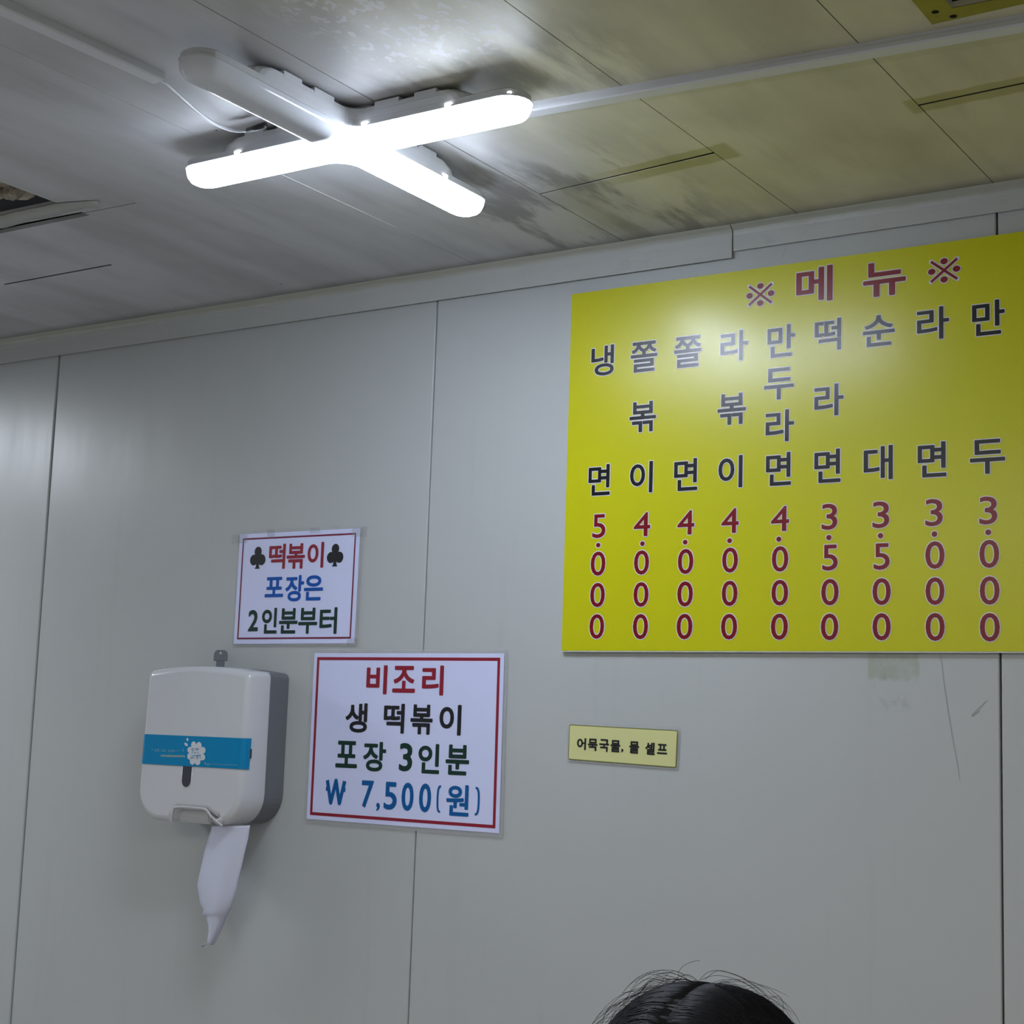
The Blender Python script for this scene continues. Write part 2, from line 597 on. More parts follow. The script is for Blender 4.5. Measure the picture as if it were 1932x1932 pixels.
def cross_outline(cx, cy, w, lx, ly, rf, ends=10, fil=6):
    """closed outline of a plus shape with round ends and filleted inner corners"""
    pts = []
    for q in range(4):                     # arms: +x, +y, -x, -y
        L = lx if q % 2 == 0 else ly
        a = q * math.pi / 2
        loc = []
        for k in range(ends + 1):          # round end
            t = -math.pi / 2 + math.pi * k / ends
            loc.append((L - w + w * math.cos(t), w * math.sin(t)))
        for k in range(fil + 1):           # fillet to the next arm
            t = -math.pi / 2 - (math.pi / 2) * k / fil
            loc.append((w + rf + rf * math.cos(t), w + rf + rf * math.sin(t)))
        # fillet runs from the side of this arm to the side of the next one
        for (u, v) in loc:
            pts.append((cx + u * math.cos(a) - v * math.sin(a), cy + u * math.sin(a) + v * math.cos(a)))
    return pts


def loft(bm, levels, cap_first=False, cap_last=True, mi=0):
    """levels: list of (outline, z)"""
    rows = [[bm.verts.new((x, y, z)) for x, y in o] for o, z in levels]
    n = len(rows[0])
    for a, b in zip(rows, rows[1:]):
        for k in range(n):
            bm.faces.new((a[k], a[(k + 1) % n], b[(k + 1) % n], b[k])).material_index = mi
    if cap_first:
        bm.faces.new(rows[0]).material_index = mi
    if cap_last:
        bm.faces.new(rows[-1]).material_index = mi


LX, LY = -1.334, -0.674
LW, LLX, LLY, LRF = 0.0295, 0.290, 0.308, 0.022
Z_LIP, Z_BOT = 2.2845, 2.262
lamp = thing('cross_ceiling_lamp', 'white cross-shaped ceiling lamp with three glowing arms and one unlit arm', 'ceiling lamp', loc=(LX, LY, CEIL))


def diffuser_mat():
    n = NT('glowing_diffuser')
    x, y, z = n.xyz()
    # the tube behind the rear arm has failed: its cover only glows next to the centre
    g = n.step(y, LY - 0.066, LY - 0.036)
    g = n.math('POWER', g, 2.2)
    side = n.step(n.math('ABSOLUTE', n.sub(x, LX)), 0.036, 0.052)
    g = n.math('MAXIMUM', g, side)
    # the diodes face down, so the rounded flanks of the cover glow less than its flat underside
    geo = n.t.nodes.new('ShaderNodeNewGeometry')
    sn = n.t.nodes.new('ShaderNodeSeparateXYZ')
    n.t.links.new(geo.outputs['True Normal'], sn.inputs[0])
    g = n.mul(g, n.step(n.math('ABSOLUTE', sn.outputs[2]), 0.0, 0.8, 0.26, 1.0))
    n.out((0.70, 0.73, 0.79), 0.14, 0.5)
    n.set(n.b.inputs['Emission Color'], (0.76, 0.845, 1.0))
    n.set(n.b.inputs['Emission Strength'], n.mul(g, LAMP))
    n.m.cycles.emission_sampling = 'FRONT_BACK'
    return n.m


bm = bmesh.new()
lev = []
for d, z in ((0.0, Z_LIP), (0.0002, Z_LIP - .004), (0.0012, Z_LIP - .009), (0.0036, Z_LIP - .0145), (0.0075, Z_LIP - .019), (0.013, Z_LIP - .0215), (0.020, Z_BOT)):
    lev.append((cross_outline(LX, LY, LW - d, LLX - d, LLY - d, LRF + d), z))
loft(bm, lev)
M_DIFF = diffuser_mat()
o = from_bm('diffuser', bm, M_DIFF, smooth=True)
place(o, lamp)
# tray: rim along all arms, higher box near the centre, shoulders at the box ends
bm = bmesh.new()
loft(bm, [(cross_outline(LX, LY, LW + .0012, LLX + .0012, LLY + .0012, LRF), Z_LIP - .0012), (cross_outline(LX, LY, LW + .0012, LLX + .0012, LLY + .0012, LRF), Z_LIP + .0012),
          (cross_outline(LX, LY, LW - .0008, LLX - .0008, LLY - .0008, LRF), Z_LIP + .0016), (cross_outline(LX, LY, LW - .0012, LLX - .0012, LLY - .0012, LRF), Z_LIP + .0085),
          (cross_outline(LX, LY, LW - .004, LLX - .004, LLY - .004, LRF + .004), Z_LIP + .0105)], cap_first=True)
o = from_bm('tray_rim', bm, M_PLASTIC, smooth=False); place(o, lamp)
bm = bmesh.new()
loft(bm, [(cross_outline(LX, LY, LW - .0016, .226, .232, LRF), Z_LIP + .004), (cross_outline(LX, LY, LW - .0018, .215, .222, LRF), Z_LIP + .018), (cross_outline(LX, LY, LW - .0025, .200, .206, LRF), Z_LIP + .0250),
          (cross_outline(LX, LY, LW - .0060, .180, .186, LRF + .004), Z_LIP + .0275)], cap_first=True)
# notches / raised steps on the upper edge of the box
for q in range(4):
    a = q * math.pi / 2
    for u0, u1 in ((0.065, 0.105), (0.13, 0.165)):
        pts = [(u0, -LW + .002), (u1, -LW + .002), (u1, LW - .002), (u0, LW - .002)]
        prism(bm, [(LX + u * math.cos(a) - v * math.sin(a), LY + u * math.sin(a) + v * math.cos(a)) for u, v in pts], Z_LIP + .02, Z_LIP + .0300)
o = from_bm('tray_box', bm, M_PLASTIC); place(o, lamp)
bm = bmesh.new()
box(bm, LX - .05, LX + .05, LY - .018, LY + .018, Z_LIP + .02, CEIL + .0005, 0, .002)
o = from_bm('mounting_bracket', bm, M_TRUNK); place(o, lamp)
# clips holding the cover, lit from inside
M_CLIP = NT('glowing_clip')
M_CLIP.out((0.8, 0.8, 0.8), 0.3, 0.4)
M_CLIP.set(M_CLIP.b.inputs['Emission Color'], (0.92, 0.95, 1.0))
M_CLIP.b.inputs['Emission Strength'].default_value = 5.0
for (u, v, dx, dy) in ((LX + .052, LY - LW - .001, .005, .0012), (LX + .187, LY - LW - .001, .005, .0012), (LX - .174, LY - LW - .001, .005, .0012), (LX + LW + .001, LY + .185, .0012, .005),
                       (LX + .2745, LY - .0235, .0045, .0015)):
    bm = bmesh.new()
    box(bm, u - dx, u + dx, v - dy, v + dy, Z_LIP - .0002, Z_LIP + .0042, 0, .0008)
    o = from_bm('clip', bm, M_CLIP.m); place(o, lamp)

# ------------------------------------------------------------------ trunking and lamp cord
a = ceilp(305.8, 140.8, CEIL - .006); b = ceilp(0, 7, CEIL - .006)
c = ceilp(293.8, 162.3, CEIL - .012); d = ceilp(0, 25.6, CEIL - .012)
dirv = (Vector((b.x + d.x, b.y + d.y, 0)) / 2 - Vector((a.x + c.x, a.y + c.y, 0)) / 2)
dirv.normalize()
side = Vector((-dirv.y, dirv.x, 0))
end = Vector(((a.x + c.x) / 2, -0.900, 0))


def trunk(name, p0, direction, length, w, h, label, lip=True):
    t = thing(name, label, 'cable trunking', loc=(p0.x, p0.y, CEIL))
    dv = Vector(direction).normalized()
    sv = Vector((-dv.y, dv.x, 0))

    def ext(bm, prof, s0, s1):
        r0, r1 = [], []
        for (u, z) in prof:
            q = Vector((p0.x, p0.y, 0)) + sv * u
            r0.append(bm.verts.new((q + dv * s0).to_tuple()[:2] + (z,)))
            r1.append(bm.verts.new((q + dv * s1).to_tuple()[:2] + (z,)))
        n = len(prof)
        for k in range(n):
            bm.faces.new((r0[k], r0[(k + 1) % n], r1[(k + 1) % n], r1[k]))
        bm.faces.new(r0); bm.faces.new(r1)
    bm = bmesh.new()
    ext(bm, [(-w / 2, CEIL), (w / 2, CEIL), (w / 2, CEIL - h * .55), (-w / 2, CEIL - h * .55)], 0.0, length)
    o = from_bm('base_channel', bm, M_TRUNK); place(o, t)
    bm = bmesh.new()
    e = .0012
    ext(bm, [(-w / 2 - e, CEIL - h * .45), (-w / 2 - e, CEIL - h + .002), (-w / 2 + .001, CEIL - h), (w / 2 - .001, CEIL - h), (w / 2 + e, CEIL - h + .002), (w / 2 + e, CEIL - h * .45)], 0.002, length)
    o = from_bm('cover_lid', bm, M_TRUNK); place(o, t)
    return t


trunk('cable_trunking', end, dirv, 1.6, .020, .012, 'white plastic cable trunking ending where the thin lamp cord comes out')
r0 = (ceilp(1100, 184, CEIL - .012) + ceilp(1100, 211, CEIL - .012)) / 2
r1 = (ceilp(1900, 48, CEIL - .012) + ceilp(1900, 68, CEIL - .012)) / 2
dr = Vector((r1.x - r0.x, r1.y - r0.y, 0)).normalized()
trunk('cable_trunking', Vector((r0.x, r0.y, 0)) - dr * .10, dr, 2.0, .021, .013, 'long grey-white cable trunking crossing the yellowed ceiling above the menu board')

cord = thing('lamp_cord', 'thin white cord sagging between the cable trunking and the lamp', 'cable', loc=(end.x, end.y, CEIL))
pth = [ceilp(296, 150, CEIL - .007), ceilp(312, 158, CEIL - .008), ceilp(340, 182, CEIL - .010), ceilp(372, 210, CEIL - .010), ceilp(405, 233, CEIL - .010), ceilp(440, 246, CEIL - .012), ceilp(470, 246, CEIL - .014)]
bm = bmesh.new()
tube(bm, catmull(pth, 6), .0024, 8)
o = from_bm('cord', bm, M_PLASTIC, smooth=True); place(o, cord)
bm = bmesh.new()
tube(bm, [ceilp(467, 246, CEIL - .014), ceilp(482, 242, CEIL - .015), ceilp(500, 236, CEIL - .016)], [.0035, .0045, .0045], 8)
o = from_bm('connector', bm, M_BLACKP, smooth=True); place(o, cord)
o['label'] = 'black connector'

# ------------------------------------------------------------------ torn openings of the ceiling
# left: crumbling foam, peeled tape, and the bare metal edge
fm = bmesh.new()
rnd = random.Random(3)
for k in range(90):
    x = -2.20 + rnd.random() * .18; y = -0.74 + rnd.random() * .125
    r = .005 + rnd.random() * .011
    if x > -2.08 and (y < -.66 or rnd.random() < .6):
        continue
    res = bmesh.ops.create_icosphere(fm, subdivisions=2, radius=r, matrix=Matrix.Translation((x, y, CEIL + .018 + rnd.random() * .02)))
    for v in res['verts']:
        v.co += Vector((1, 1, .8)) * mnoise.noise(v.co * 90) * r * .9
box(fm, -2.42, -1.995, -1.09, -0.61, CEIL + .0335, CEIL + .0345)
o = from_bm('crumbling_foam', fm, M_FOAM, smooth=False)
tag(o, 'crumbling brown foam showing inside the torn ceiling opening', 'insulation foam')

bm = bmesh.new()
n = 26
up, lo = [], []
for i in range(n + 1):
    t = i / n
    x = -2.42 + t * 0.50
    w1 = mnoise.noise(Vector((x * 40, 0, 1))) * .004
    w2 = mnoise.noise(Vector((x * 28, 3, 1))) * .007
    y_up = -0.609 + w1 + (max(0, t - .86) * .16)
    y_lo = -0.567 + w2 - (max(0, t - .80) * .06)
    sag = .002 + .004 * max(0, mnoise.noise(Vector((x * 9, 1, 5)))) + (.010 * (max(0, t - .90) / .1) ** 2)
    up.append(Vector((x, y_up, CEIL - .0012)))
    lo.append(Vector((x, y_lo, CEIL - sag)))
for i in range(n):
    midz = lambda a, b: (a + b) / 2 + Vector((0, 0, -.0012))
    ma, mb = midz(up[i], lo[i]), midz(up[i + 1], lo[i + 1])
    quad(bm, up[i], ma, mb, up[i + 1]); quad(bm, ma, lo[i], lo[i + 1], mb)
bmesh.ops.remove_doubles(bm, verts=bm.verts[:], dist=1e-5)
o = from_bm('peeling_tape', bm, M_TAPEPALE, smooth=True)
md = o.modifiers.new('thick', 'SOLIDIFY'); md.thickness = .0004
tag(o, 'pale peeling tape along the edge of the torn opening with crumbling foam', 'tape')

# right: dark opening framed by yellow tape, two screw holes
t = thing('yellow_tape', 'yellow tape with two screw holes framing a dark ceiling opening', 'tape', loc=(-.54, -.60, CEIL))
bm = bmesh.new()
pts_o = [(-.561, -1.25), (-.561, -.572), (-.45, -.574), (-.30, -.566)]
pts_i = [(-.529, -1.25), (-.5285, -.6015), (-.45, -.5975), (-.30, -.590)]
for i in range(3):
    steps = 14
    for k in range(steps):
        def L(p, q, s): return Vector((p[0] + (q[0] - p[0]) * s, p[1] + (q[1] - p[1]) * s, CEIL - .0007))
        a0, a1 = L(pts_o[i], pts_o[i + 1], k / steps), L(pts_o[i], pts_o[i + 1], (k + 1) / steps)
        b0, b1 = L(pts_i[i], pts_i[i + 1], k / steps), L(pts_i[i], pts_i[i + 1], (k + 1) / steps)
        quad(bm, a0, a1, b1, b0)
bmesh.ops.remove_doubles(bm, verts=bm.verts[:], dist=1e-5)
o = from_bm('tape_strip', bm, M_TAPEYEL); place(o, t)
md = o.modifiers.new('thick', 'SOLIDIFY'); md.thickness = .0004
for (hx, hy) in ((-.5475, -.6020), (-.5335, -.5815)):
    bm = bmesh.new()
    bmesh.ops.create_circle(bm, cap_ends=True, segments=20, radius=.0042, matrix=Matrix.Translation((hx, hy, CEIL - .0015)))
    o = from_bm('screw_hole', bm, M_DARK); place(o, t)

# ------------------------------------------------------------------ lettering
_gl = {}


def glyph(ch):
    """triangles and outline edges of a character, unit size"""
    if ch in _gl:
        return _gl[ch]
    cu = bpy.data.curves.new('glyph', 'FONT')
    cu.body = ch
    cu.size = 1.0
    cu.resolution_u = 4
    ob = bpy.data.objects.new('glyph', cu)
    COL.objects.link(ob)
    dg = bpy.context.evaluated_depsgraph_get()
    dg.update()
    me = bpy.data.meshes.new_from_object(ob.evaluated_get(dg))
    V = [(v.co.x, v.co.y) for v in me.vertices]
    F = [tuple(p.vertices) for p in me.polygons]
    cnt = {}
    for f in F:
        for i in range(len(f)):
            e = tuple(sorted((f[i], f[(i + 1) % len(f)])))
            cnt[e] = cnt.get(e, 0) + 1
    E = [e for e, c in cnt.items() if c == 1]
    bpy.data.objects.remove(ob)
    bpy.data.meshes.remove(me)
    bpy.data.curves.remove(cu)
    _gl[ch] = (V, F, E)
    return _gl[ch]


# hand-built marks: (polygons, strokes as polylines, stroke half-width) in a unit box
def ring(cx, cy, r, n=20):
    return [(cx + r * math.cos(2 * math.pi * k / n), cy + r * math.sin(2 * math.pi * k / n)) for k in range(n)]


MARKS = {
    '※': ([ring(.5, .885, .088), ring(.5, .115, .088), ring(.105, .5, .088), ring(.895, .5, .088)], [[(.08, .93), (.92, .07)], [(.08, .07), (.92, .93)]], .052),
    '₩': ([], [[(.10, .94), (.30, .06), (.50, .94), (.70, .06), (.90, .94)], [(.05, .60), (.17, .60)], [(.83, .60), (.95, .60)]], .080),
    '(': ([], [[(.86, .96), (.60, .93), (.40, .82), (.33, .62), (.33, .38), (.40, .18), (.60, .07), (.86, .04)]], .070),
    ')': ([], [[(.14, .96), (.40, .93), (.60, .82), (.67, .62), (.67, .38), (.60, .18), (.40, .07), (.14, .04)]], .070),
    '♣': ([ring(.5, .77, .225, 28), ring(.255, .40, .245, 28), ring(.745, .40, .245, 28), [(.30, .25), (.70, .25), (.70, .50), (.62, .66), (.38, .66), (.30, .50)], [(.44, .40), (.56, .40), (.60, .10), (.66, .0), (.34, .0), (.40, .10)]], [], 0),
    '•': ([ring(.5, .5, .5, 20)], [], 0),
}


class Sheet:
    """a flat sheet parallel to the wall: origin, in-plane rotation, and distance in front of the wall"""

    def __init__(self, y, ang=0.0):
        self.y = y
        self.u = Vector((math.cos(ang), 0, math.sin(ang)))
        self.v = Vector((-math.sin(ang), 0, math.cos(ang)))

    def at(self, c, a, b, y):
        p = c + self.u * a + self.v * b
        return Vector((p.x, y, p.z))


RG = random.Random(21)


def put_glyph(bm, sh, ch, x0, y0, x1, y1, bold=0.0, outline=0.0, slope=0.0, mi=0, mo=1, lift=.0004):
    """draw a character into the photo-frame box x0..x1, y0..y1 on sheet sh; bold and outline in metres"""
    cx, cy = (x0 + x1) / 2, (y0 + y1) / 2
    w, h = x1 - x0, y1 - y0
    h -= abs(slope) * w * 0.7
    c = wallp(cx, cy, sh.y)
    wu = (wallp(cx + w / 2, cy, sh.y) - wallp(cx - w / 2, cy, sh.y)).dot(sh.u)
    hv = (wallp(cx, cy - h / 2, sh.y) - wallp(cx, cy + h / 2, sh.y)).dot(sh.v)
    iw, ih = wu - 2 * bold, hv - 2 * bold
    polys, strokes, segs = [], [], []
    if ch in MARKS:
        P, S, hw = MARKS[ch]
        for poly in P:
            polys.append([((a - .5) * iw, (b - .5) * ih) for a, b in poly])
        for ln in S:
            strokes.append([((a - .5) * iw, (b - .5) * ih) for a, b in ln])
        hw = hw * min(hv, max(wu, hv * .6))
        edges = [(q[i], q[(i + 1) % len(q)]) for q in polys for i in range(len(q))]
    else:
        V, F, E = glyph(ch)
        xs = [p[0] for p in V]; ys = [p[1] for p in V]
        mx, Mx, my, My = min(xs), max(xs), min(ys), max(ys)
        sx = iw / (Mx - mx); sy = ih / (My - my)
        T = [((p[0] - (mx + Mx) / 2) * sx, (p[1] - (my + My) / 2) * sy) for p in V]
        polys = [[T[i] for i in f] for f in F]
        edges = [(T[a], T[b]) for a, b in E]
        hw = 0

    def emit(r, extra, m, y00):
        # overlapping pieces of one character lie a few hundredths of a millimetre apart
        def lay():
            return y00 - RG.random() * .00012
        for q in polys:
            y = lay()
            f = bm.faces.new([bm.verts.new(sh.at(c, a, b, y)) for a, b in q])
            f.material_index = m
        ed = [(a, b, r) for a, b in edges] if r > 0 else []
        for ln in strokes:
            for i in range(len(ln) - 1):
                ed.append((ln[i], ln[i + 1], hw + extra))
        done = set()
        for a, b, rr in ed:
            dx, dy = b[0] - a[0], b[1] - a[1]
            L = math.hypot(dx, dy)
            if L < 1e-7:
                continue
            nx, ny = -dy / L * rr, dx / L * rr
            y = lay()
            f = bm.faces.new([bm.verts.new(sh.at(c, p, q, y)) for p, q in ((a[0] + nx, a[1] + ny), (a[0] - nx, a[1] - ny), (b[0] - nx, b[1] - ny), (b[0] + nx, b[1] + ny))])
            f.material_index = m
            for p in (a, b):
                key = (round(p[0], 6), round(p[1], 6), rr)
                if key in done:
                    continue
                done.add(key)
                if ch in '₩※' and len(strokes) and rr >= hw:
                    # butt ends for straight strokes: square cap by leaving the disc out at the ends
                    if not any(p == ln[i] for ln in strokes for i in range(1, len(ln) - 1)):
                        if extra == 0:
                            continue
                y = lay()
                f = bm.faces.new([bm.verts.new(sh.at(c, p[0] + rr * math.cos(k * math.pi / 4 + .39), p[1] + rr * math.sin(k * math.pi / 4 + .39), y)) for k in range(8)])
                f.material_index = m
    if outline > 0:
        emit(bold + outline, outline, mo, sh.y - lift)
    emit(bold, 0.0, mi, sh.y - lift * 2)


def lettering(name, sh, items, mats, bold, outline=0.0, slope=0.0, parent=None, label=None, lift=.0004):
    words_ = [[items[0]]]
    for p, q in zip(items, items[1:]):
        if q[1] - p[3] > .30 * max(p[4] - p[2], q[4] - q[2]):
            words_.append([])
        words_[-1].append(q)
    if len(words_) > 1:
        return [lettering(name, sh, w, mats, bold, outline, slope, parent, label, lift) for w in words_]
    bm = bmesh.new()
    for it in items:
        ch, a, b, c, d = it[:5]
        put_glyph(bm, sh, ch, a, b, c, d, bold, outline, slope, lift=lift)
    for f in bm.faces:
        f.normal_update()
        if f.normal.y > 0:
            f.normal_flip()
    o = from_bm(name, bm, mats, recalc=False)
    if parent is not None:
        place(o, parent)
    if label:
        o['label'] = label
    return o


# ------------------------------------------------------------------ menu board
BX0, BX1, BZ0, BZ1 = -1.3815, -0.335, 1.6315, 2.2435
BY = -0.0085
board = thing('menu_board', 'large yellow menu board with red heading, black dish names and red prices', 'sign', loc=(BX0, 0, BZ0))
k_ = (2.2745 + BY) / 2.2745       # keep the measured outline at the sheet's own distance


def on_board(x, z):
    return (CAM.x + (x - CAM.x) * k_, CAM.z + (z - CAM.z) * k_)


bx0, bz0 = on_board(BX0, BZ0); bx1, bz1 = on_board(BX1, BZ1)
bm = bmesh.new()
box(bm, bx0, bx1, BY, BY + .0006, bz0 + .0002, bz1)
o = from_bm('face_sheet', bm, M_BOARD); place(o, board)
bm = bmesh.new()
box(bm, bx0 - .0004, bx1, BY + .0006, BY + .0040, bz0 - .0017, bz1 + .0003)
M_CORE = plain('white_foam_core', (0.62, 0.63, 0.55), 0.7, 0.2)
o = from_bm('foam_core', bm, M_CORE); place(o, board)
for xx in (-1.25, -0.86, -0.47):
    for zz in (1.72, 2.16):
        bm = bmesh.new()
        box(bm, xx - .02, xx + .02, BY + .0040, 0.0, zz - .02, zz + .02)
        o = from_bm('mounting_pad', bm, M_DARK); place(o, board)

SB = Sheet(BY)
WM = [M_BRED, M_BWHITE]
KM = [M_BBLACK, M_BWHITE]
for nm, it in (('reference_mark', ('※', 1407.6, 530.7, 1462, 581)), ('heading_letter', ('메', 1502.4, 500.7, 1571, 573.7)), ('heading_letter', ('뉴', 1628.4, 490, 1709, 562.3)), ('reference_mark', ('※', 1750, 483, 1813, 537.4))):
    lettering(nm, SB, [it], WM, .0016, .0015, -.13, board)
dishes = [
    [('냉', 1115.9, 650, 1158.6, 710.6), ('면', 1110.5, 875.6, 1151.3, 935.7)],
    [('쫄', 1190.4, 642.3, 1240.1, 703.6), ('볶', 1188, 756, 1237.8, 817), ('이', 1188.9, 870, 1231.6, 931)],
    [('쫄', 1272, 632.2, 1323.2, 695.1), ('면', 1272, 864.3, 1316.2, 927)],
    [('라', 1359.5, 621.5, 1410.7, 683.6), ('볶', 1354, 740.4, 1407.6, 803.3), ('이', 1355.6, 858.7, 1401, 921.7)],
    [('만', 1448, 610.6, 1500, 675.8), ('두', 1442, 692, 1497.7, 755.8), ('라', 1444.6, 771.7, 1498, 835.4), ('면', 1445.2, 852.6, 1492.7, 917.4)],
    [('떡', 1537.3, 599.3, 1587, 664.2), ('라', 1536.5, 722.8, 1591.6, 787), ('면', 1536.5, 846.3, 1586.2, 912)],
    [('순', 1628, 591.5, 1688, 656), ('대', 1629.6, 839.4, 1684.5, 907)],
    [('라', 1730, 576.6, 1790.8, 644), ('면', 1731.5, 832.5, 1785.6, 901.8)],
    [('만', 1834, 564, 1895.6, 635.4), ('두', 1830, 827, 1896.4, 896)],
]
prices = [
    [('5', 1118.2, 970.2, 1143, 1015.3), ('•', 1125, 1024.3, 1133.2, 1032.9), ('0', 1115, 1040.5, 1142.6, 1086.3), ('0', 1114, 1099.5, 1141.5, 1145.6), ('0', 1112.5, 1158.6, 1140.2, 1205.2)],
    [('4', 1196.2, 966.7, 1227.2, 1012), ('•', 1208.2, 1021.3, 1216.6, 1030.3), ('0', 1196.6, 1038.2, 1225, 1084.3), ('0', 1195.6, 1098.2, 1224, 1145), ('0', 1194.5, 1158.3, 1223, 1206)],
    [('4', 1278.5, 962.9, 1310.3, 1009), ('•', 1288.8, 1018.5, 1297.6, 1027.7), ('0', 1279.3, 1035.5, 1308.5, 1083.2), ('0', 1278.2, 1096.8, 1307.6, 1144.6), ('0', 1277, 1157.9, 1306.6, 1206.3)],
    [('4', 1361.5, 959, 1394.1, 1006), ('•', 1372.4, 1015.4, 1381.4, 1024.9), ('0', 1362.9, 1032.8, 1392.6, 1080.6), ('0', 1362.1, 1095.4, 1391.8, 1143.5), ('0', 1360.7, 1158, 1391, 1206.7)],
    [('4', 1455, 954.8, 1489.2, 1002.5), ('•', 1465.1, 1012.4, 1474.5, 1022.2), ('0', 1456.6, 1030.2, 1487.6, 1079), ('0', 1455.8, 1093.8, 1487.3, 1142.7), ('0', 1454.7, 1157.5, 1486.8, 1207.2)],
    [('3', 1550.5, 950.2, 1580.3, 999.9), ('•', 1559.3, 1009.2, 1569.1, 1019.2), ('5', 1551.7, 1027.5, 1581, 1076.7), ('0', 1549.7, 1092, 1582.6, 1142.3), ('0', 1549, 1157.5, 1581.9, 1208)],
    [('3', 1646.4, 945.8, 1678.2, 996.7), ('•', 1656.4, 1005.6, 1666.6, 1016), ('5', 1648.6, 1024.9, 1679, 1075.2), ('0', 1646.4, 1090.7, 1680.8, 1141.7), ('0', 1646.4, 1156.8, 1680.8, 1208.4)],
    [('3', 1746, 941.2, 1779, 993), ('•', 1758, 1002.4, 1768.6, 1013.2), ('0', 1746, 1021, 1782.2, 1073.5), ('0', 1746.4, 1089, 1782.2, 1141.4), ('0', 1746.6, 1156.5, 1782.5, 1209.3)],
    [('3', 1847.8, 936.5, 1881.8, 989.8), ('•', 1859.1, 999, 1870.3, 1009.8), ('0', 1848, 1018.2, 1885.3, 1071.8), ('0', 1848.7, 1087.2, 1886.1, 1141), ('0', 1848.8, 1156.5, 1886.6, 1210.5)],
]
for its in dishes:
    for it in its:
        lettering('dish_name_letter', SB, [it], KM, .00095, .0014, -0.139 + (it[2] - 600) / 625 * 0.15, board)
for its in prices:
    bm = bmesh.new()
    for it in its:
        sl = (-0.139 + (it[2] - 600) / 625 * 0.15) * .4
        put_glyph(bm, SB, it[0], *it[1:5], .0005, .0014, sl)
    for f in bm.faces:
        f.normal_update()
        if f.normal.y > 0:
            f.normal_flip()
    place(from_bm('price_lettering', bm, WM, recalc=False), board)

# ------------------------------------------------------------------ paper notices


def notice(name, label, cat, corners, y, film, film_pad, paper_mat, frame=None, frame_mat=None, lines=(), curl=0.0, thick=.0004, edge_mat=None, round_r=0.0):
    P = [wallp(a, b, y) for a, b in corners]      # TL TR BR BL
    o = thing(name, label, cat, loc=(P[3].x, 0, P[3].z))
    u = ((P[1] - P[0]) + (P[2] - P[3])).normalized()
    ang = math.atan2(u.z, u.x)

    def lerp(s, t, yy):
        a = P[3] + (P[2] - P[3]) * s
        b = P[0] + (P[1] - P[0]) * s
        p = a + (b - a) * t
        return Vector((p.x, yy, p.z))
    W = (P[1] - P[0]).length; H = (P[0] - P[3]).length

    def rrect(x0, z0, x1, z1, r):
        if r <= 0:
            return [(x0, z0), (x1, z0), (x1, z1), (x0, z1)]
        out = []
        for cx, cz, a0 in ((x1 - r / W, z0 + r / H, -90), (x1 - r / W, z1 - r / H, 0), (x0 + r / W, z1 - r / H, 90), (x0 + r / W, z0 + r / H, 180)):
            for k in range(5):
                a = math.radians(a0 + 22.5 * k)
                out.append((cx + r / W * math.cos(a), cz + r / H * math.sin(a)))
        return out

    def sheet(nm, pad, yy, th, mat, r):
        bm = bmesh.new()
        x0, x1, z0, z1 = -pad / W, 1 + pad / W, -pad / H, 1 + pad / H
        pts = rrect(x0, z0, x1, z1, r)
        fr = [bm.verts.new(lerp(s, t, yy)) for s, t in pts]
        bk = [bm.verts.new(lerp(s, t, yy + th)) for s, t in pts]
        bm.faces.new(fr); bm.faces.new(bk)
        for k in range(len(pts)):
            bm.faces.new((fr[k], fr[(k + 1) % len(pts)], bk[(k + 1) % len(pts)], bk[k]))
        place(from_bm(nm, bm, mat), o)
    if film:
        sheet('laminate_film', film_pad, y + .0004, .0005, M_FILM, .004)
    if edge_mat:
        sheet('paper_edge', .0016, y - .0001, .0005, edge_mat, round_r + .001)
        sheet('paper_sheet', 0, y - .0005, .0004, paper_mat, round_r)
        y0 = y - .0005
    else:
        sheet('paper_sheet', 0, y, thick, paper_mat, round_r)
        y0 = y
    if frame:
        inner, wd_ = frame
        bm = bmesh.new()
        for (a0, b0, a1, b1) in ((inner, inner, W - inner, inner + wd_), (inner, H - inner - wd_, W - inner, H - inner), (inner, inner + wd_, inner + wd_, H - inner - wd_), (W - inner - wd_, inner + wd_, W - inner, H - inner - wd_)):
            quad(bm, *[lerp(s / W, t / H, y0 - .0003) for s, t in ((a0, b0), (a1, b0), (a1, b1), (a0, b1))])
        place(from_bm('border_frame', bm, frame_mat), o)
    sh = Sheet(y0, ang)
    for (nm, items, mat, bold, slope) in lines:
        lettering(nm, sh, items, [mat], bold, 0, slope, o, lift=.00025)
    return o, P


def zz(ox, oy, s):
    return lambda ch, a, c, b, d: (ch, ox + a / s, oy + b / s, ox + c / s, oy + d / s)


g = zz(420, 980, 6.44)
small, PS = notice('paper_notice', 'small white paper notice with black clubs above the larger notice', 'notice',
                   [(452.9, 1008), (679.6, 996.3), (668.4, 1213.7), (440.7, 1214.8)], -.004, True, .004, M_PAPER, (.0085, .0033), M_MAROON,
                   [('heading_lettering', [g('떡', 565, 765, 297, 605), g('볶', 780, 1003, 290, 602), g('이', 1033, 1230, 275, 592)], M_RED, .0013, -.03),
                    ('club_mark', [g('♣', 335, 525, 330, 600), g('♣', 1268, 1472, 295, 572)], M_INK, 0, 0),
                    ('middle_line_lettering', [g('포', 517, 740, 700, 945), g('장', 765, 988, 678, 997), g('은', 990, 1222, 678, 985)], M_BLUE, .0014, 0),
                    ('bottom_line_lettering', [g('2', 313, 435, 1100, 1360), g('인', 478, 663, 1075, 1388), g('분', 688, 912, 1078, 1388), g('부', 922, 1152, 1073, 1390), g('터', 1180, 1392, 1068, 1392)], M_GREEN, .0014, 0)])
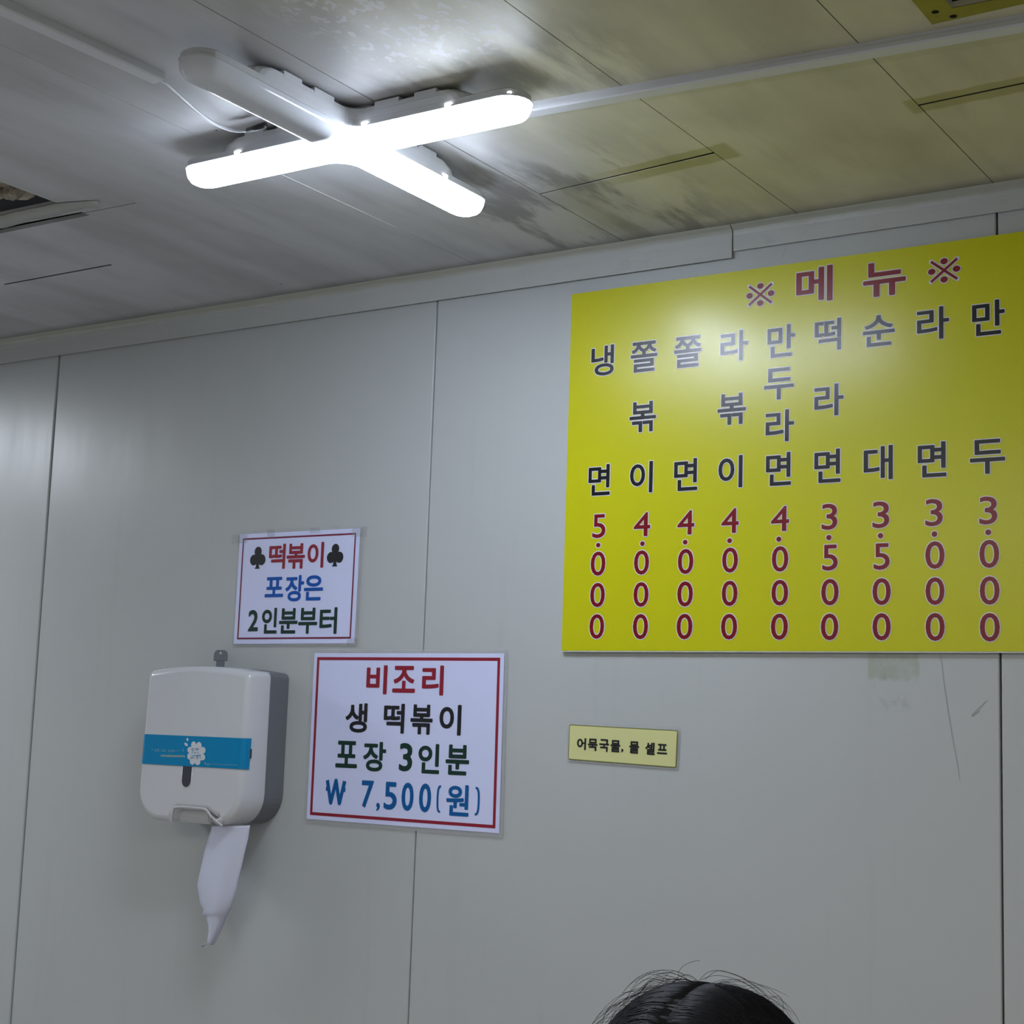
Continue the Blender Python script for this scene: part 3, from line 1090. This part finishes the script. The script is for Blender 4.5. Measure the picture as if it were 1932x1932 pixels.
g = zz(560, 1220, 4.6)
big, PB = notice('paper_notice', 'large white paper notice with thick red border and blue price', 'notice',
                 [(593.3, 1232), (951.3, 1232.6), (941.5, 1572.2), (578.5, 1545)], -.004, True, .0065, M_PAPER, (.0075, .0055), M_RED,
                 [('heading_lettering', [g('비', 605, 785, 160, 415), g('조', 833, 1030, 165, 402), g('리', 1088, 1275, 162, 425)], M_RED, .0016, .02),
                  ('second_line_lettering', [g('생', 423, 613, 488, 748), g('떡', 755, 935, 492, 755), g('볶', 987, 1180, 500, 765), g('이', 1238, 1428, 502, 772)], M_INK, .0015, .03),
                  ('third_line_lettering', [g('포', 340, 527, 815, 1055), g('장', 577, 775, 822, 1087), g('3', 890, 1005, 835, 1085), g('인', 1055, 1240, 840, 1105), g('분', 1293, 1497, 848, 1118)], M_GREEN, .0015, .04),
                  ('price_lettering', [g('₩', 238, 437, 1140, 1380), g('7', 562, 667, 1160, 1400), g(',', 690, 722, 1355, 1427), g('5', 757, 870, 1172, 1418), g('0', 910, 1015, 1178, 1428), g('0', 1062, 1167, 1185, 1440), g('(', 1205, 1253, 1195, 1450), g('원', 1297, 1495, 1195, 1473), g(')', 1545, 1600, 1210, 1475)], M_NAVY, .0013, .04)])
g = zz(1060, 1350, 8.05)
label_sign, PY = notice('label_sign', 'small pale yellow self-service label below the menu board', 'sign',
                        [(1075.5, 1368.6), (1277.4, 1379.8), (1274.3, 1446.9), (1073.4, 1431.4)], -.003, True, .0045, M_CREAM, None, None,
                        [('lettering', [g('어', 233, 370, 338, 525), g('묵', 398, 545, 348, 540), g('국', 570, 718, 355, 552), g('물', 742, 890, 370, 560), g(',', 903, 937, 505, 557), g('물', 1025, 1177, 388, 580), g('셀', 1268, 1415, 405, 600), g('프', 1450, 1603, 428, 590)], M_INK, .0007, .06)],
                        edge_mat=M_CREAMEDGE, round_r=.002)


def tape_piece(parent, px0, py0, px1, py1, px2, py2, px3, py3, y=-.0052):
    bm = bmesh.new()
    n = 6
    A, B_, C_, D_ = [wallp(a, b, y) for a, b in ((px0, py0), (px1, py1), (px2, py2), (px3, py3))]
    for i in range(n):
        s0, s1 = i / n, (i + 1) / n
        w0 = mnoise.noise(Vector((px0 + s0 * 5, py0, 0))) * .0012; w1 = mnoise.noise(Vector((px0 + s1 * 5, py0, 0))) * .0012
        quad(bm, A.lerp(B_, s0) + Vector((0, -abs(w0), 0)), A.lerp(B_, s1) + Vector((0, -abs(w1), 0)), D_.lerp(C_, s1), D_.lerp(C_, s0))
    bmesh.ops.remove_doubles(bm, verts=bm.verts[:], dist=1e-6)
    place(from_bm('clear_tape', bm, M_CTAPE), parent)


tape_piece(small, 438, 1009, 466, 1008, 466, 1024, 437, 1026)
tape_piece(small, 503, 1000, 517, 999, 519, 1014, 505, 1015)
tape_piece(small, 583, 996, 603, 995, 605, 1005, 585, 1006)
tape_piece(small, 664, 995, 692, 993, 691, 1012, 663, 1013)
tape_piece(small, 655, 1205, 675, 1203, 673, 1219, 653, 1219)

# ------------------------------------------------------------------ paper towel dispenser
DX0, DX1, DZ0, DZ1 = -2.2340, -1.9725, 1.3085, 1.5885
disp = thing('tissue_dispenser', 'white wall-mounted tissue dispenser with blue label band and grey back', 'dispenser', loc=((DX0 + DX1) / 2, 0, DZ0))
NX0, NX1, NZ = -2.1420, -2.0180, 1.3325      # notch in the lower edge


def disp_outline(notch=True, rb=.058, rt=.012, ins=0.0):
    x0, x1, z0, z1 = DX0 + ins, DX1 - ins, DZ0 + ins, DZ1 - ins
    rb = rb - ins * .5
    rt = max(.004, rt - ins * .3)
    pts = []
    nb_ = 10
    # bottom right corner, counter-clockwise starting right of the notch
    if notch:
        pts += [(NX1 + ins * .6, z0), (NX1 - .012 + ins * .5, z0 + (NZ - DZ0) * .55), (NX1 - .024 + ins * .4, NZ - .006 + ins), (NX1 - .032, NZ + ins)]
        pts = pts[::-1]
    for k in range(nb_ + 1):
        a = math.radians(-90 + 90 * k / nb_)
        pts.append((x1 - rb + rb * math.cos(a), z0 + rb + rb * math.sin(a)))
    for k in range(6):
        pts.append((x1, z0 + rb + (z1 - z0 - rb - rt) * (k + 1) / 6.5))
    for k in range(7):
        a = math.radians(90 * k / 6)
        pts.append((x1 - rt + rt * math.cos(a), z1 - rt + rt * math.sin(a)))
    for k in range(1, 12):                    # bowed top edge
        s = k / 12
        pts.append((x1 - rt + (x0 + rt - (x1 - rt)) * s, z1 + .0085 * (1 - (2 * s - 1) ** 2)))
    for k in range(7):
        a = math.radians(90 + 90 * k / 6)
        pts.append((x0 + rt + rt * math.cos(a), z1 - rt + rt * math.sin(a)))
    for k in range(6):
        pts.append((x0, z1 - rt - (z1 - z0 - rb - rt) * (k + .5) / 6.5))
    for k in range(nb_ + 1):
        a = math.radians(180 + 90 * k / nb_)
        pts.append((x0 + rb + rb * math.cos(a), z0 + rb + rb * math.sin(a)))
    if notch:
        pts += [(NX0 - ins * .5, z0), (NX0 + .004 - ins * .4, z0 + (NZ - DZ0) * .5), (NX0 + .008 - ins * .3, NZ - .005 + ins), (NX0 + .015, NZ + ins)]
    return pts


def yfront(z):
    """front face leans out towards the bottom"""
    t = (DZ1 - z) / (DZ1 - DZ0)
    return -(.1085 + .0095 * t)


def dloft(name, levels, mat, parent, cap_first=False, cap_last=True, smooth=True):
    bm = bmesh.new()
    rows = []
    for pts, yf in levels:
        rows.append([bm.verts.new((x, yf(z) if callable(yf) else yf, z)) for x, z in pts])
    n = len(rows[0])
    for a, b in zip(rows, rows[1:]):
        for k in range(n):
            bm.faces.new((a[k], a[(k + 1) % n], b[(k + 1) % n], b[k]))
    caps = []
    if cap_first:
        caps.append(bm.faces.new(rows[0]))
    if cap_last:
        caps.append(bm.faces.new(rows[-1]))
    if caps:
        bmesh.ops.triangulate(bm, faces=caps)
    o = from_bm(name, bm, mat, smooth=smooth)
    if smooth:
        me = o.data
        for p in me.polygons:
            if abs(p.normal.y) > .985:
                p.use_smooth = False
    place(o, parent)
    return o


back = disp_outline(False, ins=.0008)
dloft('back_housing', [(back, -.001), (back, -.0515), (disp_outline(False, ins=.006), -.0520), (disp_outline(False, ins=.006), -.010)], M_GREY, disp, cap_first=True, smooth=False)
lv = [(disp_outline(True, ins=.0030), -.0530), (disp_outline(True), -.0522), (disp_outline(True), -.0535), (disp_outline(True, ins=.0012), lambda z: yfront(z) + .0100), (disp_outline(True, ins=.0035), lambda z: yfront(z) + .0052), (disp_outline(True, ins=.0072), lambda z: yfront(z) + .0018), (disp_outline(True, ins=.0120), yfront)]
cover = dloft('front_cover', lv, M_PLASTIC, disp)
# rim of the paper opening
bm = bmesh.new()
rim = catmull([(NX0 + .000, yfront(DZ0) + .004, DZ0 + .001), (NX0 + .0045, yfront(1.32) - .0002, 1.326), (NX0 + .0095, yfront(NZ) - .0004, NZ + .003), (NX0 + .030, yfront(NZ) - .0004, NZ + .0055), ((NX0 + NX1) / 2, yfront(NZ) - .0004, NZ + .0055), (NX1 - .036, yfront(NZ) - .0004, NZ + .0040), (NX1 - .020, yfront(NZ) - .0002, NZ - .008), (NX1 + .004, yfront(DZ0) + .004, DZ0 + .001)], 6)
tube(bm, rim, .0021, 8)
o = from_bm('opening_rim', bm, M_PLASTIC, smooth=True); place(o, disp)
# inner guard seen through the opening
bm = bmesh.new()
gp = []
for k in range(9):
    a = math.radians(-10 + 110 * k / 8)
    gp.append((-.088 + .012 * math.sin(a) * -1, 1.3065 + .040 - .036 * math.cos(a) * 1))
prof = [(-.030, 1.3075), (-.085, 1.3075), (-.0935, 1.310), (-.0975, 1.318), (-.0985, 1.345), (-.030, 1.345)]
prism(bm, prof, NX0 - .006, NX1 - .045, 0, axis='x')
bmesh.ops.bevel(bm, geom=bm.edges[:], offset=.003, segments=2, affect='EDGES')
o = from_bm('paper_guard', bm, M_TRUNK, smooth=False); place(o, disp)
# viewing window under the band
bm = bmesh.new()
wx, ww, wz1, wz0 = -2.1080, .0112, 1.4115, 1.3738
pts = [(wx - ww, wz1), (wx - ww, wz0 + .012)] + [(wx - ww * math.cos(math.radians(a)), wz0 + .012 - .012 * math.sin(math.radians(a))) for a in range(15, 180, 15)] + [(wx + ww, wz0 + .012), (wx + ww, wz1)]
fr = [bm.verts.new((x, yfront(z) - .0004, z)) for x, z in pts]
bk = [bm.verts.new((x, yfront(z) + .004, z)) for x, z in pts]
bm.faces.new(fr); bm.faces.new(bk)
for k in range(len(pts)):
    bm.faces.new((fr[k], fr[(k + 1) % len(pts)], bk[(k + 1) % len(pts)], bk[k]))
o = from_bm('viewing_window', bm, M_SMOKE); place(o, disp)
# thin pale surround of the window
bm = bmesh.new()
sur = [(x, z) for x, z in pts]
tube(bm, [(x + (.0012 if x > wx else -.0012), yfront(z) + .0002, z - (.0012 if z < wz0 + .013 else 0)) for x, z in sur], .0011, 6)
o = from_bm('window_surround', bm, M_PLASTIC, smooth=True); place(o, disp)
# blue band wrapping round the right edge
bm = bmesh.new()
bz1, bz0 = 1.4668, 1.4118


def band_prof(z):
    yf = yfront(z)
    out = [(DX0 + .0075, yf + .0005), (DX0 + .012, yf - .0007), (DX1 - .0125, yf - .0007)]
    for k in range(1, 7):
        a = math.radians(90 * k / 6)
        out.append((DX1 - .0125 + .0128 * math.sin(a), yf - .0007 + .0110 - .0110 * math.cos(a)))
    out.append((DX1 + .0004, yf + .0165))
    return out


rows = [[bm.verts.new((x, y, z)) for x, y in band_prof(z)] for z in (bz0, bz1)]
for k in range(len(rows[0]) - 1):
    bm.faces.new((rows[0][k], rows[0][k + 1], rows[1][k + 1], rows[1][k]))
band = from_bm('label_band', bm, M_BANDBLUE)
place(band, disp)
md = band.modifiers.new('thick', 'SOLIDIFY'); md.thickness = .0005; md.offset = 1
band['label'] = 'bright blue band'


def on_face(px, py, lift=.0012):
    """point of the leaning front face under a photo pixel"""
    p = wallp(px, py, -.113)
    for _ in range(3):
        p = wallp(px, py, yfront(p.z) - lift)
    return p


def face_poly(bm, pts, lift, mi=0):
    bm.faces.new([bm.verts.new(on_face(a, b, lift)) for a, b in pts]).material_index = mi


zb = lambda a, b: (260 + a / 8.78, 1370 + b / 8.78)
bm = bmesh.new()
face_poly(bm, [zb(968 + 118 * math.cos(t * .2618), 450 + 150 * math.sin(t * .2618)) for t in range(24)], .0016)
for (a, b, rx, ry) in ((925, 315, 42, 62), (1012, 320, 44, 58), (1078, 400, 44, 56), (1068, 515, 48, 54), (990, 590, 48, 56), (905, 580, 44, 60), (862, 500, 44, 56), (868, 395, 48, 52)):
    face_poly(bm, [zb(a + rx * math.cos(t * .3927), b + ry * math.sin(t * .3927)) for t in range(16)], .0017)
for (a, b, rx, ry, rot) in ((800, 303, 36, 22, .8), (822, 222, 17, 26, 0)):
    face_poly(bm, [zb(a + rx * math.cos(t * .3927) * math.cos(rot) - ry * math.sin(t * .3927) * math.sin(rot), b + rx * math.cos(t * .3927) * math.sin(rot) + ry * math.sin(t * .3927) * math.cos(rot)) for t in range(16)], .0017)
o = from_bm('flower_emblem', bm, M_BANDTXT, recalc=False); o.parent = band


def strokes(name, segs, wpx, mat, lift=.0017):
    bm = bmesh.new()
    for (a, b, c, d) in segs:
        L = math.hypot(c - a, d - b) or 1
        nx, ny = -(d - b) / L * wpx / 2, (c - a) / L * wpx / 2
        face_poly(bm, [zb(a + nx, b + ny), zb(a - nx, b - ny), zb(c - nx, d - ny), zb(c + nx, d + ny)], lift)
    o = from_bm(name, bm, mat, recalc=False); o.parent = band
    return o


# blue handwriting on the emblem
strokes('emblem_lettering', [(888, 385, 905, 362), (905, 362, 918, 390), (890, 405, 925, 402), (905, 402, 903, 425), (940, 382, 955, 372), (958, 398, 985, 365), (985, 365, 990, 402), (990, 385, 1015, 380), (888, 445, 912, 440), (930, 432, 945, 452), (945, 452, 958, 430), (985, 430, 1000, 452),
                             (890, 492, 950, 486), (865, 520, 935, 518), (960, 480, 985, 505), (985, 480, 965, 508), (1000, 470, 1000, 515), (1010, 492, 1040, 480), (1025, 470, 1042, 500), (1030, 510, 1045, 535), (970, 540, 988, 520), (988, 520, 995, 545)], 9, M_BANDBLUE, .0021)
rr = random.Random(5)
segs = [(232, 378, 252, 392), (238, 394, 250, 376)]
for (x0, x1, yy) in ((278, 360, 400), (385, 470, 405), (495, 585, 412)):
    x = x0
    while x < x1:
        segs += [(x, yy - 16, x + 14, yy - 16), (x, yy + 14, x + 15, yy + 14), (x + 17, yy - 18, x + 17, yy + 18), (x + 4, yy, x + 12, yy)]
        x += 29
segs += [(605, 410, 660, 408), (672, 402, 692, 404), (730, 400, 765, 405), (745, 360, 752, 425)]
strokes('slogan_lettering', segs, 6, M_BANDTXT2)
segs = []
x = 388
while x < 775:
    yy = 490 + (x - 388) * .028
    segs += [(x, yy - 18, x, yy + 16), (x, yy - 2 + rr.random() * 8, x + 13, yy - 2)]
    if rr.random() < .6:
        segs.append((x + 3, yy + 15, x + 14, yy + 15))
    x += 19
strokes('english_lettering', segs, 8, M_BANDYEL)
segs = [(1092, 598, 1120, 606), (1120, 606, 1108, 640), (1128, 615, 1128, 640), (1150, 617, 1150, 642), (1172, 618, 1172, 642), (1150, 642, 1172, 642), (1195, 618, 1190, 643)]
x = 1212
while x < 1650:
    segs.append((x, 632 + (x - 1212) * .035, x + 11, 632 + (x - 1212) * .035 + (rr.random() - .5) * 16))
    x += 15
strokes('company_lettering', segs, 8, M_BANDTXT2)
# dark catch at the right end of the band
bm = bmesh.new()
zq = 1.4395
yq = yfront(zq)
box(bm, DX1 - .0005, DX1 + .0012, yq + .0155, yq + .0195, zq - .0085, zq + .0085)
o = from_bm('band_catch', bm, M_BLACKP); place(o, disp)
# grey key standing in the lock on top
bm = bmesh.new()
kx, kz = -2.1180, 1.6088
kp = [(-.0085, 0), (.0085, 0), (.0085, .014), (.0070, .018), (.0045, .0205), (-.0045, .0205), (-.0070, .018), (-.0085, .014)]
prism(bm, [(kx + a * 1.9, kz + b * 1.02) for a, b in kp], -.036, -.031, 0, axis='y')
prism(bm, [(kx + a, b) for a, b in ((-.0100, kz + .001), (.0100, kz + .001), (.0100, 1.590), (-.0100, 1.590))], -.0352, -.0318, 0, axis='y')
bmesh.ops.bevel(bm, geom=bm.edges[:], offset=.0007, segments=1, affect='EDGES')
o = from_bm('key', bm, M_GREY); place(o, disp)
bm = bmesh.new()
bmesh.ops.create_uvsphere(bm, u_segments=12, v_segments=8, radius=.0026, matrix=Matrix.Translation((kx + .002, -.0362, kz + .0145)))
o = from_bm('key_rivet', bm, M_PLASTIC, smooth=True); place(o, disp)

# ------------------------------------------------------------------ tissue hanging out of the dispenser
zt = lambda a, b: (300 + a / 5.854, 1500 + b / 5.854)
Lp = [(583, 345), (580, 372), (545, 480), (505, 620), (470, 780), (437, 920), (425, 1000), (430, 1050), (446, 1130), (450, 1180), (470, 1225), (492, 1265), (478, 1318), (505, 1325), (522, 1352), (545, 1430), (550, 1500), (540, 1570), (535, 1628), (548, 1655)]
Rp = [(1006, 335), (1002, 362), (985, 480), (950, 620), (915, 780), (880, 920), (862, 1010), (850, 1070), (832, 1140), (818, 1180), (805, 1225), (785, 1270), (762, 1315), (750, 1330), (740, 1350), (712, 1430), (688, 1490), (660, 1550), (628, 1610), (600, 1655)]
bm = bmesh.new()
NC = 10
grid = []
for i, (l, r) in enumerate(zip(Lp, Rp)):
    t = i / (len(Lp) - 1)
    row = []
    for k in range(NC + 1):
        s = k / NC
        a, b = l[0] + (r[0] - l[0]) * s, l[1] + (r[1] - l[1]) * s
        yy = -.094 + .022 * t
        yy += -.012 * math.sin(math.pi * s) * (1 - .3 * t) + .010 * s + .004 * math.sin(3.2 * s + 5 * t)
        if k == 0 and i % 2 and 5 < i < 15:
            a += 3
        row.append(bm.verts.new(wallp(*zt(a, b), yy)))
    grid.append(row)
for i in range(len(grid) - 1):
    for k in range(NC):
        bm.faces.new((grid[i][k], grid[i][k + 1], grid[i + 1][k + 1], grid[i + 1][k]))
# curled tip
tip = [(548, 1625), (520, 1645), (492, 1676), (470, 1672), (455, 1652), (480, 1658), (505, 1646)]
tv = [bm.verts.new(wallp(*zt(a, b), -.080 - .002 * k)) for k, (a, b) in enumerate(tip)]
bm.faces.new((tv[0], tv[1], tv[6])); bm.faces.new((tv[1], tv[2], tv[5], tv[6])); bm.faces.new((tv[2], tv[3], tv[4], tv[5]))
o = from_bm('paper_tissue', bm, M_TISSUE, smooth=True)
md = o.modifiers.new('thick', 'SOLIDIFY'); md.thickness = .0004
tag(o, 'torn white paper tissue hanging out of the dispenser', 'tissue')

# ------------------------------------------------------------------ seated person (only the crown of the head is in view)
HX, HY, HZ = -0.521, -1.205, 1.226          # head centre
person = thing('person', 'black-haired person below the menu board, only the top of the head showing', 'person', loc=(HX, HY, 0))
joints = {
    'pelvis': ((0, .02, .50), .135), 'belly': ((0, .01, .64), .125), 'chest': ((0, .0, .82), .140), 'neckb': ((0, .0, .985), .062), 'neck': ((0, .005, 1.06), .052),
    'head0': ((0, .0, 1.13), .062), 'head1': ((0, -.005, 1.20), .074), 'head2': ((0, -.005, 1.265), .060),
}
bm = bmesh.new()
sk = bm.verts.layers.skin.verify()
vid = {}


def J(n, p, r, par=None):
    v = bm.verts.new((HX + p[0], HY + p[1], p[2]))
    v[sk].radius = (r, r * .82 if n in ('chest', 'belly', 'pelvis') else r)
    vid[n] = v
    if par:
        bm.edges.new((vid[par], v))
    return v


chain = ['pelvis', 'belly', 'chest', 'neckb', 'neck', 'head0', 'head1', 'head2']
for i, nme in enumerate(chain):
    J(nme, *joints[nme], chain[i - 1] if i else None)
vid['pelvis'][sk].use_root = True
for s, nm in ((-1, 'l'), (1, 'r')):
    J('sh' + nm, (s * .155, .0, .935), .055, 'chest')
    J('el' + nm, (s * .205, .06, .70), .042, 'sh' + nm)
    J('wr' + nm, (s * .13, .27, .66), .028, 'el' + nm)
    J('pa' + nm, (s * .11, .33, .65), .026, 'wr' + nm)
    for f_, (dx, ln) in enumerate(((-.024, .050), (-.008, .062), (.008, .066), (.024, .056))):
        J('f%d' % f_ + nm, (s * .11 + dx, .365, .648), .0095, 'pa' + nm)
        J('g%d' % f_ + nm, (s * .11 + dx * 1.1, .365 + ln, .636), .0080, 'f%d' % f_ + nm)
    J('t' + nm, (s * .11 - s * .035, .335, .645), .0105, 'wr' + nm)
    J('u' + nm, (s * .11 - s * .048, .372, .638), .0085, 't' + nm)
    J('hp' + nm, (s * .10, .06, .49), .088, 'pelvis')
    J('kn' + nm, (s * .12, .42, .50), .062, 'hp' + nm)
    J('an' + nm, (s * .12, .43, .075), .040, 'kn' + nm)
    J('to' + nm, (s * .13, .58, .034), .034, 'an' + nm)
me = bpy.data.meshes.new('body_base')
bm.to_mesh(me); bm.free()
ob = bpy.data.objects.new('body_base', me)
COL.objects.link(ob)
ms = ob.modifiers.new('skin', 'SKIN')
ms.use_smooth_shade = True
ob.modifiers.new('sub', 'SUBSURF').levels = 2
ob.modifiers['sub'].render_levels = 2
dg = bpy.context.evaluated_depsgraph_get(); dg.update()
bme = bpy.data.meshes.new_from_object(ob.evaluated_get(dg))
bpy.data.objects.remove(ob)
# face: nose, ears, eyes and lips shaped into the same mesh
b2 = bmesh.new(); b2.from_mesh(bme)
lowest = min(v.co.z for v in b2.verts)
for v in b2.verts:
    v.co.z -= lowest * max(0.0, 1 - v.co.z / .3)
for (p, sc) in (((0, .083, 1.175), (.012, .016, .022)), ((-.076, .0, 1.18), (.008, .016, .028)), ((.076, .0, 1.18), (.008, .016, .028)), ((0, .071, 1.130), (.022, .008, .007)), ((-.030, .071, 1.205), (.013, .008, .007)), ((.030, .071, 1.205), (.013, .008, .007))):
    bmesh.ops.create_uvsphere(b2, u_segments=14, v_segments=10, radius=1.0, matrix=Matrix.Translation((HX + p[0], HY + p[1], p[2])) @ Matrix.Diagonal((sc[0], sc[1], sc[2], 1)))
b2.normal_update()
for f in b2.faces:
    c = f.calc_center_median()
    hand = c.y - HY > .235 and c.z > .58 and c.z < .70
    f.material_index = 0 if (c.z > 1.0 or hand) else 1
    f.smooth = True
b2.to_mesh(bme); b2.free()
body = link('body', bme, None, [])
bme.materials.clear(); bme.materials.append(M_SKIN); bme.materials.append(M_SHIRT)
place(body, person)
# hair: full cap falling to the nape, made of a shell and many combed locks, with loose flyaway hairs
bm = bmesh.new()
HR = Vector((.0862, .100, .0990))


def scalp(th, ph, k=1.0):
    """th from the crown down, ph round the head (0 = +x)"""
    flat = 1 - .035 * math.exp(-(th / .35) ** 2)
    return Vector((HX + HR.x * k * math.sin(th) * math.cos(ph), HY + HR.y * k * math.sin(th) * math.sin(ph), HZ + HR.z * k * math.cos(th) * flat))


NT_, NP_ = 22, 56
rows = []
for i in range(NT_ + 1):
    row = []
    for j in range(NP_):
        ph = 2 * math.pi * j / NP_
        front = max(0.0, math.sin(ph))
        tmax = 2.15 - .95 * front ** 1.5           # shorter over the face
        th = tmax * i / NT_
        kk = .984 + .004 * mnoise.noise(Vector((math.cos(ph) * 6, math.sin(ph) * 6, th * 1.2)))
        p = scalp(max(th, .001), ph, kk)
        row.append(bm.verts.new(p))
    rows.append(row)
for i in range(NT_):
    for j in range(NP_):
        bm.faces.new((rows[i][j], rows[i][(j + 1) % NP_], rows[i + 1][(j + 1) % NP_], rows[i + 1][j]))
rh = random.Random(11)
for k in range(2400):                               # combed locks from a centre parting
    sd = rh.choice((-1, 1))
    y0 = -.095 + rh.random() * .165
    drop = .5 + rh.random() * 1.2
    base = math.asin(max(-1, min(1, y0 / HR.y)))
    pts = []
    lift = .990 + rh.random() * .016
    ns = 7
    for i in range(ns):
        a = .005 + drop * i / (ns - 1)
        yy = math.sin(base) * (1 - .25 * (i / (ns - 1))) - .10 * (i / (ns - 1)) ** 2
        cc = math.sqrt(max(.02, 1 - yy * yy))
        flat = 1 - .035 * math.exp(-(a / .35) ** 2)
        pts.append((HX + sd * HR.x * lift * math.sin(a) * cc, HY + HR.y * lift * yy, HZ + HR.z * lift * math.cos(a) * cc * flat))
    r = .0006 + rh.random() * .0008
    tube(bm, pts, [r * .6] + [r] * (ns - 2) + [r * .2], 4)
M_H = M_HAIRW
o = from_bm('hair', bm, M_H, smooth=True); place(o, person)
bm = bmesh.new()
for k in range(150):                               # flyaways
    sd = rh.choice((-1, 1))
    a0 = rh.random() ** 1.1 * 1.0
    ph = (rh.random() - .5) * 1.1 + (0 if sd > 0 else math.pi)
    p = scalp(a0, ph, .995)
    tang = Vector((sd * math.cos(a0), rh.gauss(0, .35), -math.sin(a0) * .9)).normalized()
    nrm = Vector((p.x - HX, (p.y - HY) * .5, p.z - HZ)).normalized()
    ln = .02 + rh.random() * .045
    h = (.002 + rh.random() ** 2 * .011)
    pts = []
    for i in range(8):
        s = i / 7
        pts.append(p + tang * ln * s + nrm * (h * math.sin(math.pi * min(1, s * .9)) - s * s * ln * .35 * math.sin(a0 + .3)))
    tube(bm, pts, [.00016] * 7 + [.00006], 3, cap=False)
# the one long loose hair above the parting
q0 = [(1279, 1848), (1281, 1833), (1290, 1822), (1305, 1815), (1320, 1812)]
tube(bm, catmull([wallp(a, b, HY) for a, b in q0], 5), .00016, 3, cap=False)
for q0 in ([(1318, 1851), (1333, 1836), (1352, 1831), (1375, 1836), (1400, 1845), (1425, 1862), (1447, 1880)], [(1322, 1849), (1345, 1841), (1372, 1843), (1402, 1853), (1430, 1870)], [(1330, 1848), (1348, 1834), (1365, 1832), (1395, 1842), (1418, 1855), (1440, 1872)],
           [(1205, 1876), (1222, 1858), (1250, 1849), (1278, 1847), (1300, 1850)], [(1198, 1884), (1215, 1865), (1240, 1854), (1262, 1850)], [(1170, 1900), (1185, 1883), (1200, 1871), (1174, 1873)]):
    tube(bm, catmull([wallp(a, b, HY + .004) for a, b in q0], 5), .00018, 3, cap=False)
o = from_bm('loose_hair', bm, M_H, smooth=True); place(o, person)
